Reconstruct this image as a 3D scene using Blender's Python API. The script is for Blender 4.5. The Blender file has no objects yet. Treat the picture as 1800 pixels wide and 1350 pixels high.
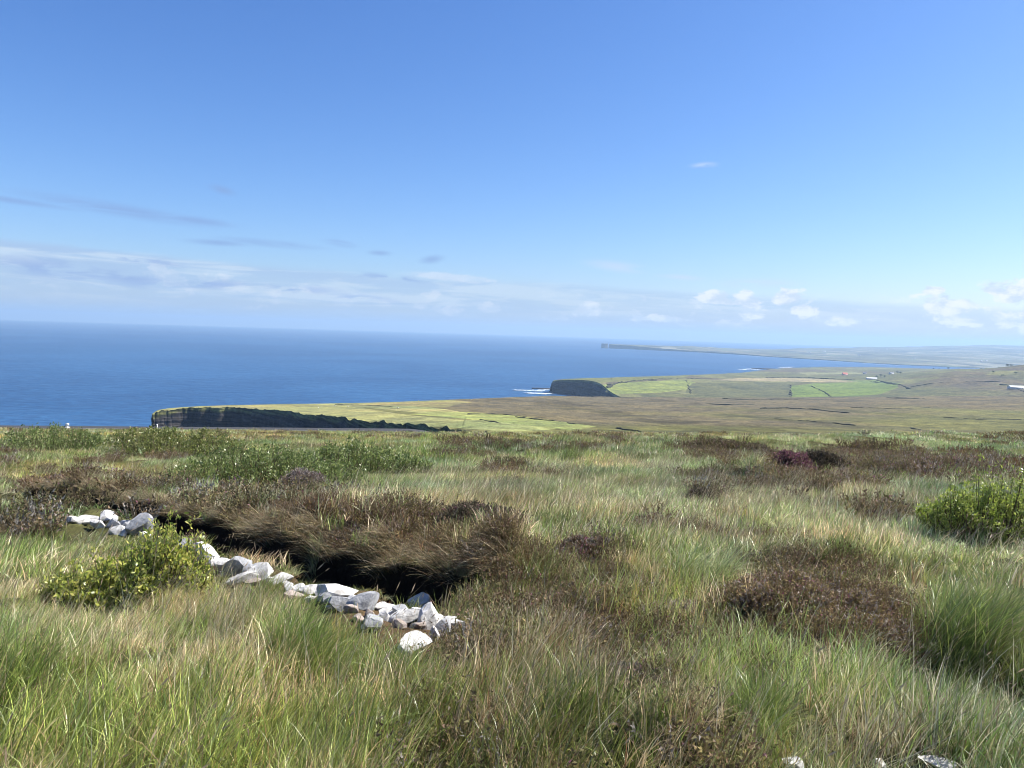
import bpy, math, random
import numpy as np
from mathutils import Vector, Matrix

rng = np.random.default_rng(7)
random.seed(7)
sc = bpy.context.scene
COL = sc.collection

# ------------------------------------------------------------------ camera
CAM_H = 150.0                                   # metres above the sea
FPX, CXP, CYP = 1350.0, 900.0, 675.0            # photograph: focal length and centre in its own pixels
PITCH, ROLL = math.radians(3.965), math.radians(1.816)
cd = bpy.data.cameras.new('camera')
cd.sensor_width = 36.0
cd.lens = 36.0 * FPX / 1800.0
cd.clip_start = 0.05
cd.clip_end = 80000.0
cam = bpy.data.objects.new('camera', cd)
COL.objects.link(cam)
CR = Matrix.Rotation(math.pi / 2 - PITCH, 3, 'X') @ Matrix.Rotation(ROLL, 3, 'Z')
cam.matrix_world = Matrix.Translation((0, 0, CAM_H)) @ CR.to_4x4()
sc.camera = cam
CRn = np.array(CR)

# ------------------------------------------------------------------ sun, sky, exposure
SUN_AZ, SUN_EL = math.radians(76), math.radians(50)   # clockwise from the view direction (+Y)
sd = bpy.data.lights.new('sun', 'SUN')
sd.energy = 5.0
sd.angle = math.radians(0.53)
sd.color = (1.0, 0.955, 0.88)
sun = bpy.data.objects.new('sun', sd)
COL.objects.link(sun)
sdir = Vector((math.sin(SUN_AZ) * math.cos(SUN_EL), math.cos(SUN_AZ) * math.cos(SUN_EL), math.sin(SUN_EL)))
sun.rotation_euler = sdir.to_track_quat('Z', 'Y').to_euler()
sun.location = (60, 30, 220)

sc.view_settings.view_transform = 'Standard'
sc.view_settings.look = 'None'
sc.view_settings.exposure = 1.02
sc.view_settings.gamma = 1.0
sc.view_settings.use_curve_mapping = False
sc.cycles.use_denoising = True
sc.cycles.max_bounces = 4
sc.cycles.diffuse_bounces = 2
sc.cycles.glossy_bounces = 2
sc.cycles.transmission_bounces = 3
sc.cycles.transparent_max_bounces = 6
sc.cycles.volume_bounces = 0
sc.cycles.filter_width = 0.95
sc.cycles.use_adaptive_sampling = True
sc.cycles.adaptive_threshold = 0.012


class NT:
    """small helper for writing node trees"""
    def __init__(s, tree):
        s.t = tree
        s.t.nodes.clear()

    def n(s, typ, ins=None, **props):
        nd = s.t.nodes.new(typ)
        for k, v in props.items():
            setattr(nd, k, v)
        for k, v in (ins or {}).items():
            s.set(nd.inputs[k], v)
        return nd

    def set(s, sock, v):
        if isinstance(v, bpy.types.NodeSocket):
            s.t.links.new(v, sock)
        elif isinstance(v, bpy.types.Node):
            s.t.links.new(v.outputs[0], sock)
        else:
            sock.default_value = v

    def m(s, op, a, b=0.0, c=None):
        ins = {0: a, 1: b}
        if c is not None:
            ins[2] = c
        return s.n('ShaderNodeMath', ins, operation=op).outputs[0]

    def mixc(s, f, a, b, mode='MIX'):
        nd = s.n('ShaderNodeMix', data_type='RGBA', blend_type=mode)
        for i, v in ((0, f), (6, a), (7, b)):
            if isinstance(v, tuple) and len(v) == 3:
                v = v + (1.0,)
            s.set(nd.inputs[i], v)
        return nd.outputs[2]

    def rng(s, v, a, b, c=0.0, d=1.0, smooth=True):
        nd = s.n('ShaderNodeMapRange', {0: v, 1: a, 2: b, 3: c, 4: d})
        nd.interpolation_type = 'SMOOTHSTEP' if smooth else 'LINEAR'
        nd.clamp = True
        return nd.outputs[0]

    def noise(s, vec, scale, detail=4.0, rough=0.55, dist=0.0, out=0):
        nd = s.n('ShaderNodeTexNoise', {'Vector': vec, 'Scale': scale, 'Detail': detail, 'Roughness': rough, 'Distortion': dist})
        return nd.outputs[out]


world = bpy.data.worlds.new('World')
sc.world = world
world.use_nodes = True


def build_world():
    w = NT(world.node_tree)
    sky = w.n('ShaderNodeTexSky', sky_type='NISHITA', sun_disc=False, sun_elevation=SUN_EL, sun_rotation=SUN_AZ,
              altitude=150.0, air_density=1.0, dust_density=0.8, ozone_density=2.0)
    gen = w.n('ShaderNodeTexCoord').outputs['Generated']
    sep = w.n('ShaderNodeSeparateXYZ', {0: gen})
    az = w.m('ARCTAN2', sep.outputs[0], sep.outputs[1])
    el = w.m('ARCSINE', sep.outputs[2])
    az = w.m('MULTIPLY', az, 57.2958)
    el = w.m('MULTIPLY', el, 57.2958)
    ae = w.n('ShaderNodeCombineXYZ', {0: az, 1: el, 2: 0.0}).outputs[0]

    def nz(sx, sy, scale, detail=5.0, rough=0.55, dist=0.0, off=0.0):
        mp = w.n('ShaderNodeMapping', {'Vector': ae, 'Scale': (sx, sy, 1.0), 'Location': (off, off * 0.7, off)})
        return w.noise(mp.outputs[0], scale, detail, rough, dist)

    def blob(a0, e0, sa, se, rot=0.0):
        """0..1 smooth lens in the sky, centre and half-sizes in degrees"""
        e0 = e0 * math.cos(math.radians(a0)) - 0.34
        mp = w.n('ShaderNodeMapping', {'Vector': ae, 'Location': (a0, e0, 0), 'Rotation': (0, 0, math.radians(rot)), 'Scale': (sa, se, 1.0)},
                 vector_type='TEXTURE')
        ln = w.n('ShaderNodeVectorMath', {0: mp.outputs[0]}, operation='LENGTH').outputs['Value']
        return w.rng(ln, 1.0, 0.0)

    def addm(lst):
        r = lst[0]
        for v in lst[1:]:
            r = w.m('MAXIMUM', r, v)
        return r

    sp = w.n('ShaderNodeSeparateColor', {0: sky.outputs[0]})
    deep = w.n('ShaderNodeCombineColor', {0: w.m('MULTIPLY', w.m('POWER', sp.outputs[0], 1.40), 0.70), 1: w.m('MULTIPLY', w.m('POWER', sp.outputs[1], 1.20), 0.78), 2: sp.outputs[2]}).outputs[0]
    col = w.mixc(1.0, deep, (0.75, 1.02, 1.46), 'MULTIPLY')      # the deep blue of clean sea air
    # layer 1: the hazy sheet of cloud low over the sea, with a ragged upper edge
    edge = nz(0.045, 0.10, 1.0, 5, 0.55, 0.3, 3.1)
    top = w.m('ADD', w.m('MULTIPLY', az, -0.028), w.m('MULTIPLY_ADD', edge, 1.6, 2.75))
    hgt = w.m('SUBTRACT', top, el)
    sheet = w.rng(hgt, -0.05, 0.45)
    brk = nz(0.07, 0.75, 1.0, 5, 0.6, 0.4, 9.0)
    sheet = w.m('MULTIPLY', sheet, w.rng(brk, 0.34, 0.58, 0.72, 1.0))
    azf = w.rng(az, 30.0, -24.0, 0.62, 0.95)
    sheet = w.m('MULTIPLY', sheet, azf)
    sheetcol = w.mixc(w.rng(el, 0.0, 6.0), (4.0, 5.35, 7.2), (3.5, 4.85, 7.05))
    mot = nz(0.10, 1.1, 1.0, 6, 0.6, 0.5, 13.0)
    sheetcol = w.mixc(w.m('MULTIPLY', w.rng(mot, 0.46, 0.60), w.rng(el, 0.8, 1.8)), sheetcol, (5.3, 6.4, 7.7))
    col = w.mixc(w.m('MULTIPLY', sheet, 0.92), col, sheetcol)
    # layer 2: thin grey streaks above it
    wis = nz(0.16, 1.3, 1.0, 5, 0.6, 0.6, 21.0)
    streaks = addm([blob(-27.0, 8.3, 8.0, 0.62, -5), blob(-22.5, 7.7, 4.0, 0.42, -3), blob(-20.8, 9.95, 1.3, 0.42, -12), blob(-33.5, 8.85, 6.0, 0.30, -3),
                    blob(-17.5, 6.2, 5.0, 0.38, -2), blob(-21.0, 6.15, 3.0, 0.32, 0), blob(-12.8, 6.35, 1.6, 0.36, -6),
                    blob(-10.0, 5.75, 1.2, 0.28, 0), blob(-6.2, 5.4, 1.3, 0.45, 10)])
    st = w.m('MULTIPLY', streaks, w.rng(wis, 0.24, 0.48))
    col = w.mixc(w.m('MULTIPLY', st, 0.62), col, (2.15, 3.3, 6.1))
    # layer 3: small puffs of cumulus in rows over the horizon, on all sides
    puff = nz(0.34, 0.85, 1.0, 7, 0.60, 0.25, 40.0)
    band = w.m('MULTIPLY', w.rng(el, 0.4, 1.1), w.rng(el, 3.6, 2.0))
    pf = w.m('MULTIPLY', band, w.rng(puff, 0.545, 0.62))
    placed = addm([blob(33.2, 4.6, 3.6, 1.5, 6), blob(36.5, 4.2, 4.0, 1.4, 0), blob(29.4, 2.9, 3.4, 1.5, -18), blob(33.0, 2.3, 3.0, 1.0, -20), blob(28.4, 4.35, 1.1, 0.5, 0),
                   blob(19.6, 3.55, 2.0, 1.1, 0), blob(20.6, 2.5, 1.5, 1.2, -35), blob(15.0, 3.3, 3.6, 0.75, -3), blob(16.9, 2.7, 2.0, 1.3, -50), blob(22.5, 1.9, 3.0, 0.7, 0), blob(5.4, 2.2, 1.7, 1.1, 10),
                   blob(-24.0, 3.5, 2.6, 1.3, -25), blob(-20.5, 3.1, 2.6, 1.0, -12), blob(-17.6, 2.7, 2.0, 0.8, -40), 
                   blob(-15.0, 2.9, 1.8, 0.7, -12), blob(-1.8, 1.95, 1.9, 0.7, -6), blob(-4.6, 1.7, 1.5, 0.6, 0), blob(-6.5, 2.4, 1.6, 0.9, 20), blob(-4.5, 4.1, 5.5, 0.5, -2), blob(10.5, 1.6, 4.0, 0.5, 0)])
    pn = nz(0.75, 1.5, 1.0, 8, 0.60, 0.15, 55.0)
    pl = w.rng(w.m('ADD', w.m('MULTIPLY', placed, 0.55), w.m('MULTIPLY', w.m('SUBTRACT', pn, 0.5), 1.7)), 0.14, 0.40)
    pl = w.m('MULTIPLY', pl, w.rng(placed, 0.0, 0.30))
    wh = w.m('MAXIMUM', w.m('MULTIPLY', pf, 0.55), pl)
    lit = nz(0.75, 1.5, 1.0, 6, 0.6, 0.15, 55.25)
    right = w.rng(az, -10.0, 25.0)
    wcol = w.mixc(w.rng(lit, 0.40, 0.62), (5.6, 6.5, 7.7), (8.3, 8.5, 8.8))
    col = w.mixc(w.m('MULTIPLY', wh, w.m('MULTIPLY_ADD', right, 0.62, 0.30)), col, wcol)
    # layer 4: grey-blue bases in front of the sheet, and high thin wisps
    dk = nz(0.30, 1.15, 1.0, 6, 0.6, 0.3, 71.0)
    dkb = addm([blob(-31.0, 3.9, 7.0, 1.0, -5), blob(-26.5, 3.3, 4.0, 0.75, -6), blob(-21.5, 3.1, 5.0, 0.55, 0), blob(-16.0, 2.9, 5.0, 0.45, 0),
                blob(-11.0, 2.4, 4.0, 0.40, -4), blob(-26.0, 4.8, 4.0, 0.4, -6), blob(-9.0, 4.0, 6.0, 0.35, -3)])
    dkm = w.m('MULTIPLY', dkb, w.rng(dk, 0.44, 0.56))
    col = w.mixc(w.m('MULTIPLY', dkm, 0.75), col, (2.6, 3.75, 6.5))
    th = nz(0.20, 1.6, 1.0, 6, 0.6, 0.5, 90.0)
    thb = addm([blob(13.3, 12.7, 1.3, 0.3, 3), blob(7.5, 5.3, 3.4, 0.55, -6), blob(12.0, 4.7, 2.6, 0.3, -4), blob(17.5, 4.4, 4.0, 0.5, 0), blob(-5.0, 4.1, 5.0, 0.5, -2)])
    thm = w.m('MULTIPLY', thb, w.rng(th, 0.34, 0.52))
    col = w.mixc(w.m('MULTIPLY', thm, 0.65), col, (5.6, 6.5, 7.9))
    bg = w.n('ShaderNodeBackground', {'Color': col, 'Strength': 0.0585})
    out = w.n('ShaderNodeOutputWorld', {'Surface': bg.outputs[0]})


build_world()


# ------------------------------------------------------------------ helpers: camera geometry used to find real places
def ray(px, py):
    px = np.asarray(px, float); py = np.asarray(py, float)
    v = np.stack([(px - CXP) / FPX, -(py - CYP) / FPX, -np.ones_like(px)], -1)
    return v @ CRn.T


def P(px, py, d):
    """the world point at distance d (along +Y) that the photograph shows at (px, py)"""
    r = ray(px, py)
    s = np.asarray(d, float) / r[..., 1]
    return r * s[..., None] + np.array([0, 0, CAM_H])


def project(p):
    q = (np.asarray(p, float) - np.array([0, 0, CAM_H])) @ CRn
    return CXP + FPX * q[..., 0] / -q[..., 2], CYP - FPX * q[..., 1] / -q[..., 2]


# ------------------------------------------------------------------ helpers: noise
def hash2(ix, iy, seed):
    h = (ix.astype(np.int64) * 374761393 + iy.astype(np.int64) * 668265263 + seed * 1442695041) & 0xFFFFFFFF
    h = ((h ^ (h >> 13)) * 1274126177) & 0xFFFFFFFF
    h = h ^ (h >> 16)
    return (h & 0xFFFFFF) / float(0xFFFFFF)


def vnoise(x, y, seed=0):
    ix = np.floor(x); iy = np.floor(y)
    fx = x - ix; fy = y - iy
    fx = fx * fx * (3 - 2 * fx); fy = fy * fy * (3 - 2 * fy)
    a = hash2(ix, iy, seed); b = hash2(ix + 1, iy, seed); c = hash2(ix, iy + 1, seed); d = hash2(ix + 1, iy + 1, seed)
    return (a * (1 - fx) + b * fx) * (1 - fy) + (c * (1 - fx) + d * fx) * fy


def fbm(x, y, seed=0, octv=4, gain=0.5):
    t = 0; amp = 1.0; tot = 0
    for i in range(octv):
        t = t + amp * vnoise(x * 2 ** i + 17.3 * i, y * 2 ** i - 9.1 * i, seed + i)
        tot += amp; amp *= gain
    return t / tot


def sstep(v, a, b):
    t = np.clip((v - a) / (b - a), 0, 1)
    return t * t * (3 - 2 * t)


# ------------------------------------------------------------------ helpers: meshes and objects
def mesh(name, V, F, col=None, smooth=False, mat_idx=None):
    """F: (n,3) or (n,4) int array"""
    V = np.asarray(V, np.float32).reshape(-1, 3); F = np.asarray(F, np.int32)
    me = bpy.data.meshes.new(name)
    k = F.shape[1]
    me.vertices.add(len(V)); me.vertices.foreach_set('co', V.ravel())
    me.loops.add(F.size); me.loops.foreach_set('vertex_index', F.ravel())
    me.polygons.add(len(F))
    me.polygons.foreach_set('loop_start', np.arange(0, F.size, k, dtype=np.int32))
    me.polygons.foreach_set('loop_total', np.full(len(F), k, np.int32))
    if smooth:
        me.polygons.foreach_set('use_smooth', np.ones(len(F), bool))
    if mat_idx is not None:
        me.polygons.foreach_set('material_index', np.asarray(mat_idx, np.int32))
    me.update(calc_edges=True)
    if col is not None:
        c = np.ones((len(V), 4), np.float32); c[:, :3] = col
        at = me.color_attributes.new('Col', 'FLOAT_COLOR', 'POINT')
        at.data.foreach_set('color', c.ravel())
    return me


def obj(name, me, mats=None, parent=None, label=None, cat=None, group=None, kind=None, loc=None, link=True):
    o = bpy.data.objects.new(name, me)
    if me is not None and mats is not None:
        for m in (mats if isinstance(mats, (list, tuple)) else [mats]):
            me.materials.append(m)
    if link:
        COL.objects.link(o)
    if parent is not None:
        o.parent = parent
    if loc is not None:
        o.location = loc
    for k, v in (('label', label), ('category', cat), ('group', group), ('kind', kind)):
        if v is not None:
            o[k] = v
    return o


def grid_faces(nr, nc, flip=False):
    i = np.arange(nr - 1)[:, None] * nc + np.arange(nc - 1)[None, :]
    f = np.stack([i, i + 1, i + nc + 1, i + nc], -1).reshape(-1, 4)
    return f[:, ::-1] if flip else f


class Acc:
    """collects triangles into one mesh"""
    def __init__(s):
        s.V = []; s.F = []; s.C = []; s.n = 0

    def add(s, V, F, C):
        V = np.asarray(V, float).reshape(-1, 3)
        F = np.asarray(F, int)
        if F.shape[1] == 4:
            F = np.concatenate([F[:, [0, 1, 2]], F[:, [0, 2, 3]]])
        s.V.append(V); s.F.append(F + s.n)
        C = np.asarray(C, float)
        if C.ndim == 1:
            C = np.tile(C, (len(V), 1))
        s.C.append(C); s.n += len(V)

    def box(s, cx, cy, cz, sx, sy, sz, c):
        x = np.array([-1, 1, 1, -1, -1, 1, 1, -1]) * sx / 2 + cx
        y = np.array([-1, -1, 1, 1, -1, -1, 1, 1]) * sy / 2 + cy
        z = np.array([-1, -1, -1, -1, 1, 1, 1, 1]) * sz / 2 + cz
        s.add(np.stack([x, y, z], -1), [[0, 3, 2, 1], [4, 5, 6, 7], [0, 1, 5, 4], [1, 2, 6, 5], [2, 3, 7, 6], [3, 0, 4, 7]], c)

    def mesh(s, name, smooth=False):
        return mesh(name, np.concatenate(s.V), np.concatenate(s.F), np.concatenate(s.C), smooth)


# ------------------------------------------------------------------ materials
def material(name):
    m = bpy.data.materials.new(name)
    m.use_nodes = True
    return m, NT(m.node_tree)


def leaf_material(name, transl=0.35, rough=0.55, spec=0.3, inst=True, var=0.0):
    m, t = material(name)
    c = t.n('ShaderNodeAttribute', attribute_name='Col').outputs['Color']
    if inst:
        ti = t.n('ShaderNodeAttribute', attribute_name='tint', attribute_type='INSTANCER').outputs['Color']
        c = t.mixc(1.0, c, ti, 'MULTIPLY')
    p = t.n('ShaderNodeBsdfPrincipled', {'Base Color': c, 'Roughness': rough, 'Specular IOR Level': spec})
    tr = t.n('ShaderNodeBsdfTranslucent', {'Color': c})
    mx = t.n('ShaderNodeMixShader', {0: transl, 1: p.outputs[0], 2: tr.outputs[0]})
    t.n('ShaderNodeOutputMaterial', {'Surface': mx.outputs[0]})
    return m


M_blade = leaf_material('grass_blade', 0.35, 0.38, 0.6, True)
M_heather = leaf_material('heather_sprig', 0.30, 0.7, 0.2, True)
M_leaf = leaf_material('willow_leaf', 0.48, 0.36, 0.6, False)
M_blade_o = leaf_material('tussock_blade', 0.35, 0.38, 0.6, False)
M_heather_o = leaf_material('heather_twig', 0.30, 0.7, 0.2, False)


def vc_material(name, rough=0.8, spec=0.25):
    m, t = material(name)
    c = t.n('ShaderNodeAttribute', attribute_name='Col').outputs['Color']
    co = t.n('ShaderNodeTexCoord').outputs['Object']
    c = t.mixc(1.0, c, t.mixc(t.noise(co, 3.0, 4), (0.75, 0.75, 0.75), (1.2, 1.2, 1.2)), 'MULTIPLY')
    p = t.n('ShaderNodeBsdfPrincipled', {'Base Color': c, 'Roughness': rough, 'Specular IOR Level': spec})
    t.n('ShaderNodeOutputMaterial', {'Surface': p.outputs[0]})
    return m


M_vc = vc_material('weathered_paint')
M_bark = vc_material('bark', 0.9, 0.15)


def ground_material():
    m, t = material('moor_soil')
    co = t.n('ShaderNodeTexCoord').outputs['Object']
    a = t.n('ShaderNodeAttribute', attribute_name='Col').outputs['Color']
    n1 = t.noise(co, 1.7, 6, 0.6)
    n2 = t.noise(co, 14.0, 5, 0.65)
    c = t.mixc(t.rng(n1, 0.35, 0.65), (0.72, 0.70, 0.66), (1.25, 1.22, 1.05))
    c = t.mixc(1.0, a, c, 'MULTIPLY')
    c2 = t.mixc(t.rng(n2, 0.3, 0.7), (0.6, 0.6, 0.6), (1.35, 1.3, 1.2))
    c = t.mixc(1.0, c, c2, 'MULTIPLY')
    b = t.n('ShaderNodeBump', {'Height': n2, 'Strength': 0.6, 'Distance': 0.05})
    p = t.n('ShaderNodeBsdfPrincipled', {'Base Color': c, 'Roughness': 0.95, 'Specular IOR Level': 0.1, 'Normal': b.outputs[0]})
    t.n('ShaderNodeOutputMaterial', {'Surface': p.outputs[0]})
    return m


M_ground = ground_material()


def land_material():
    """far land: own colour per vertex (fields, bog, rough grazing), grain and tussocks from noise; bare rock where it is steep"""
    m, t = material('rough_land')
    co = t.n('ShaderNodeTexCoord').outputs['Object']
    a = t.n('ShaderNodeAttribute', attribute_name='Col')
    n1 = t.noise(co, 0.018, 6, 0.62, 0.6)
    n2 = t.noise(co, 0.11, 5, 0.65, 0.3)
    n3 = t.noise(co, 0.6, 4, 0.7)
    c = t.mixc(t.rng(n1, 0.33, 0.67), (0.74, 0.76, 0.84), (1.24, 1.20, 1.04))
    c = t.mixc(1.0, a.outputs['Color'], c, 'MULTIPLY')
    c = t.mixc(1.0, c, t.mixc(t.rng(n2, 0.36, 0.64), (0.70, 0.69, 0.70), (1.26, 1.27, 1.22)), 'MULTIPLY')
    c = t.mixc(1.0, c, t.mixc(t.rng(n3, 0.34, 0.66), (0.72, 0.72, 0.72), (1.25, 1.25, 1.25)), 'MULTIPLY')
    h = t.m('ADD', t.m('MULTIPLY', n2, 2.2), t.m('MULTIPLY', n3, 0.9))
    b = t.n('ShaderNodeBump', {'Height': h, 'Strength': 0.8, 'Distance': 1.0})
    p = t.n('ShaderNodeBsdfPrincipled', {'Base Color': c, 'Roughness': 0.95, 'Specular IOR Level': 0.08, 'Normal': b.outputs[0]})
    t.n('ShaderNodeOutputMaterial', {'Surface': p.outputs[0]})
    return m


M_land = land_material()


def cliff_material():
    m, t = material('cliff_rock')
    co = t.n('ShaderNodeTexCoord').outputs['Object']
    a = t.n('ShaderNodeAttribute', attribute_name='Col').outputs['Color']
    mp = t.n('ShaderNodeMapping', {'Vector': co, 'Scale': (0.012, 0.012, 0.62)})
    st = t.noise(mp.outputs[0], 1.0, 5, 0.6, 0.2)
    n2 = t.noise(co, 0.25, 6, 0.65)
    c = t.mixc(t.rng(st, 0.38, 0.62), (0.45, 0.45, 0.5), (1.9, 1.75, 1.55))
    c = t.mixc(1.0, a, c, 'MULTIPLY')
    c = t.mixc(1.0, c, t.mixc(t.rng(n2, 0.3, 0.7), (0.65, 0.65, 0.65), (1.3, 1.3, 1.3)), 'MULTIPLY')
    h = t.m('ADD', t.m('MULTIPLY', st, 3.0), n2)
    b = t.n('ShaderNodeBump', {'Height': h, 'Strength': 0.9, 'Distance': 1.5})
    p = t.n('ShaderNodeBsdfPrincipled', {'Base Color': c, 'Roughness': 0.9, 'Specular IOR Level': 0.15, 'Normal': b.outputs[0]})
    t.n('ShaderNodeOutputMaterial', {'Surface': p.outputs[0]})
    return m


M_cliff = cliff_material()


def sea_material():
    m, t = material('sea_water')
    co = t.n('ShaderNodeTexCoord').outputs['Object']
    mp = t.n('ShaderNodeMapping', {'Vector': co, 'Rotation': (0, 0, math.radians(-22)), 'Scale': (0.55, 1.0, 1.0)})
    n1 = t.noise(mp.outputs[0], 0.020, 5, 0.62, 0.3)
    n2 = t.noise(mp.outputs[0], 0.075, 6, 0.70, 0.2)
    big = t.noise(co, 0.0011, 4, 0.55, 0.4)
    h = t.m('ADD', t.m('MULTIPLY', n1, 9.0), t.m('MULTIPLY', n2, 2.6))
    b = t.n('ShaderNodeBump', {'Height': h, 'Strength': 0.75, 'Distance': 1.0})
    c = t.mixc(t.rng(big, 0.35, 0.65), (0.010, 0.043, 0.112), (0.016, 0.062, 0.148))
    c = t.mixc(t.rng(n2, 0.40, 0.66), c, t.mixc(1.0, c, (1.9, 1.75, 1.55), 'MULTIPLY'))
    p = t.n('ShaderNodeBsdfPrincipled', {'Base Color': c, 'Roughness': 0.42, 'IOR': 1.33, 'Specular IOR Level': 0.30, 'Normal': b.outputs[0]})
    t.n('ShaderNodeOutputMaterial', {'Surface': p.outputs[0]})
    return m


M_sea = sea_material()


def simple_material(name, c1, c2, scale, rough=0.9, spec=0.2, bump=0.3, detail=5):
    m, t = material(name)
    co = t.n('ShaderNodeTexCoord').outputs['Object']
    n1 = t.noise(co, scale, detail, 0.62)
    c = t.mixc(t.rng(n1, 0.32, 0.68), c1, c2)
    b = t.n('ShaderNodeBump', {'Height': n1, 'Strength': bump, 'Distance': 0.6 / scale})
    p = t.n('ShaderNodeBsdfPrincipled', {'Base Color': c, 'Roughness': rough, 'Specular IOR Level': spec, 'Normal': b.outputs[0]})
    t.n('ShaderNodeOutputMaterial', {'Surface': p.outputs[0]})
    return m


M_foam = simple_material('sea_foam', (0.26, 0.34, 0.42), (0.62, 0.66, 0.68), 0.12)
M_asphalt = simple_material('road_asphalt', (0.038, 0.038, 0.04), (0.065, 0.064, 0.062), 3.0)
M_hedge = simple_material('dark_scrub', (0.022, 0.022, 0.014), (0.06, 0.058, 0.03), 0.5, bump=0.9)


def stone_material(name, base, lichen, moss):
    m, t = material(name)
    co = t.n('ShaderNodeTexCoord').outputs['Object']
    n1 = t.noise(co, 9.0, 7, 0.65, 0.4)
    n2 = t.noise(co, 42.0, 5, 0.7)
    n3 = t.noise(co, 4.0, 4, 0.6)
    mp = t.n('ShaderNodeMapping', {'Vector': co, 'Rotation': (0.5, 0.3, 0.8), 'Scale': (1.0, 1.0, 5.0)})
    n4 = t.noise(mp.outputs[0], 7.0, 5, 0.6, 0.5)
    c = t.mixc(t.rng(n1, 0.36, 0.58), base, lichen)
    c = t.mixc(t.rng(n2, 0.56, 0.74), c, tuple(v * 0.62 for v in lichen))
    c = t.mixc(t.m('MULTIPLY', t.rng(n4, 0.56, 0.66), 0.5), c, tuple(v * 0.45 for v in base))
    c = t.mixc(t.m('MULTIPLY', t.rng(n3, 0.54, 0.66), 0.75), c, moss)
    h = t.m('ADD', t.m('MULTIPLY', n1, 0.6), t.m('ADD', t.m('MULTIPLY', n2, 0.25), t.m('MULTIPLY', n4, 0.5)))
    b = t.n('ShaderNodeBump', {'Height': h, 'Strength': 0.7, 'Distance': 0.03})
    p = t.n('ShaderNodeBsdfPrincipled', {'Base Color': c, 'Roughness': 0.85, 'Specular IOR Level': 0.2, 'Normal': b.outputs[0]})
    t.n('ShaderNodeOutputMaterial', {'Surface': p.outputs[0]})
    return m


M_stone = [stone_material('white_quartzite', (0.66, 0.64, 0.60), (0.44, 0.43, 0.405), (0.24, 0.225, 0.20)),
           stone_material('grey_lichened_stone', (0.36, 0.36, 0.36), (0.24, 0.245, 0.25), (0.15, 0.15, 0.145)),
           stone_material('pinkish_stone', (0.38, 0.32, 0.28), (0.29, 0.24, 0.20), (0.19, 0.12, 0.075))]

# ------------------------------------------------------------------ the foreground hillside as a function
HX, HY, H0 = 0.024, -0.1195, CAM_H - 1.65


def plane_z(x, y):
    return H0 + HY * y + HX * x


def on_plane(px, py):
    r = ray(px, py)
    # CAM_H + s*rz = H0 + HY*s*ry + HX*s*rx
    s = (CAM_H - H0) / (HY * r[..., 1] + HX * r[..., 0] - r[..., 2])
    return r[..., 0] * s, r[..., 1] * s


# the ditch: its near rim as a line on the hillside
RIM = np.stack(on_plane(np.array([-40., 130, 250, 350, 430, 540, 640, 740, 830]),
                        np.array([872., 903, 922, 958, 990, 1022, 1052, 1076, 1084])), -1)


RIMB = np.concatenate([RIM[:-1], np.stack(on_plane(np.array([840., 930, 1040, 1160]), np.array([1086., 1092, 1084, 1058])), -1)])


def poly_dist(x, y, L):
    """distance to polyline, signed (+ to the right of its direction), and the parameter along it 0..1"""
    best = np.full(np.shape(x), 1e9); sg = np.zeros(np.shape(x)); tt = np.zeros(np.shape(x))
    seg = np.hypot(*(L[1:] - L[:-1]).T); cum = np.concatenate([[0], np.cumsum(seg)])
    for i in range(len(L) - 1):
        a = L[i]; d = L[i + 1] - a; l2 = d @ d
        t = np.clip(((x - a[0]) * d[0] + (y - a[1]) * d[1]) / l2, 0, 1)
        qx = x - a[0] - t * d[0]; qy = y - a[1] - t * d[1]
        q = np.hypot(qx, qy)
        cr = d[0] * (y - a[1]) - d[1] * (x - a[0])
        u = q < best
        best = np.where(u, q, best); sg = np.where(u, np.sign(cr), sg); tt = np.where(u, (cum[i] + t * seg[i]) / cum[-1], tt)
    return best, sg, tt


class Patch:
    """an uneven ellipse on the hillside, found from where the photograph shows it"""
    def __init__(s, px, py, rx, ry, seed=0, rough=0.35):
        s.x, s.y = (float(v) for v in on_plane(px, py))
        d = s.y
        s.rx = rx * d / FPX
        y0 = float(on_plane(px, py + ry)[1]); y1 = float(on_plane(px, py - ry)[1])
        s.ry = max(abs(y1 - y0) / 2, 0.05)
        s.y = (y0 + y1) / 2
        s.x = float(on_plane(px, py)[0]) * s.y / d
        s.seed = seed; s.rough = rough

    def w(s, x, y, soft=0.35):
        k = 1.6 / max(s.rx, 0.3)
        n = fbm(x * k, y * k, 100 + s.seed, 3) - 0.5
        sx = x - s.x - (s.x / max(s.y, 1)) * (y - s.y)       # patches run along the line of sight they were seen on
        q = np.sqrt((sx / s.rx) ** 2 + ((y - s.y) / s.ry) ** 2) + n * 2 * s.rough
        return 1 - sstep(q, 1 - soft, 1 + soft)


HEATHER = [  # px, py, half-width, half-height
    (1340, 848, 130, 9), (1600, 802, 170, 8), (1480, 868, 70, 8), (1230, 1120, 120, 45), (1010, 1060, 160, 60), (930, 1010, 130, 42), (1010, 1010, 110, 36), (1440, 1090, 165, 95), (1130, 1130, 130, 50),
    (70, 862, 120, 12), (1250, 800, 80, 10), (1420, 825, 70, 14), (1650, 828, 170, 20), (840, 790, 70, 10),
    (1232, 882, 22, 8), (520, 856, 36, 8), (1560, 915, 60, 10), (1120, 1200, 70, 50), (820, 1150, 90, 40), (1780, 770, 60, 10), (1570, 845, 120, 12)]
GREEN = [(520, 1140, 170, 60), (700, 1180, 90, 40), (200, 1290, 320, 80), (1230, 1010, 90, 35), (1690, 1080, 110, 110), (560, 1250, 200, 70), (900, 1290, 220, 60),
         (1330, 1250, 90, 60), (1480, 985, 60, 20), (60, 950, 90, 60), (240, 850, 120, 12), (820, 800, 120, 18)]
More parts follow.
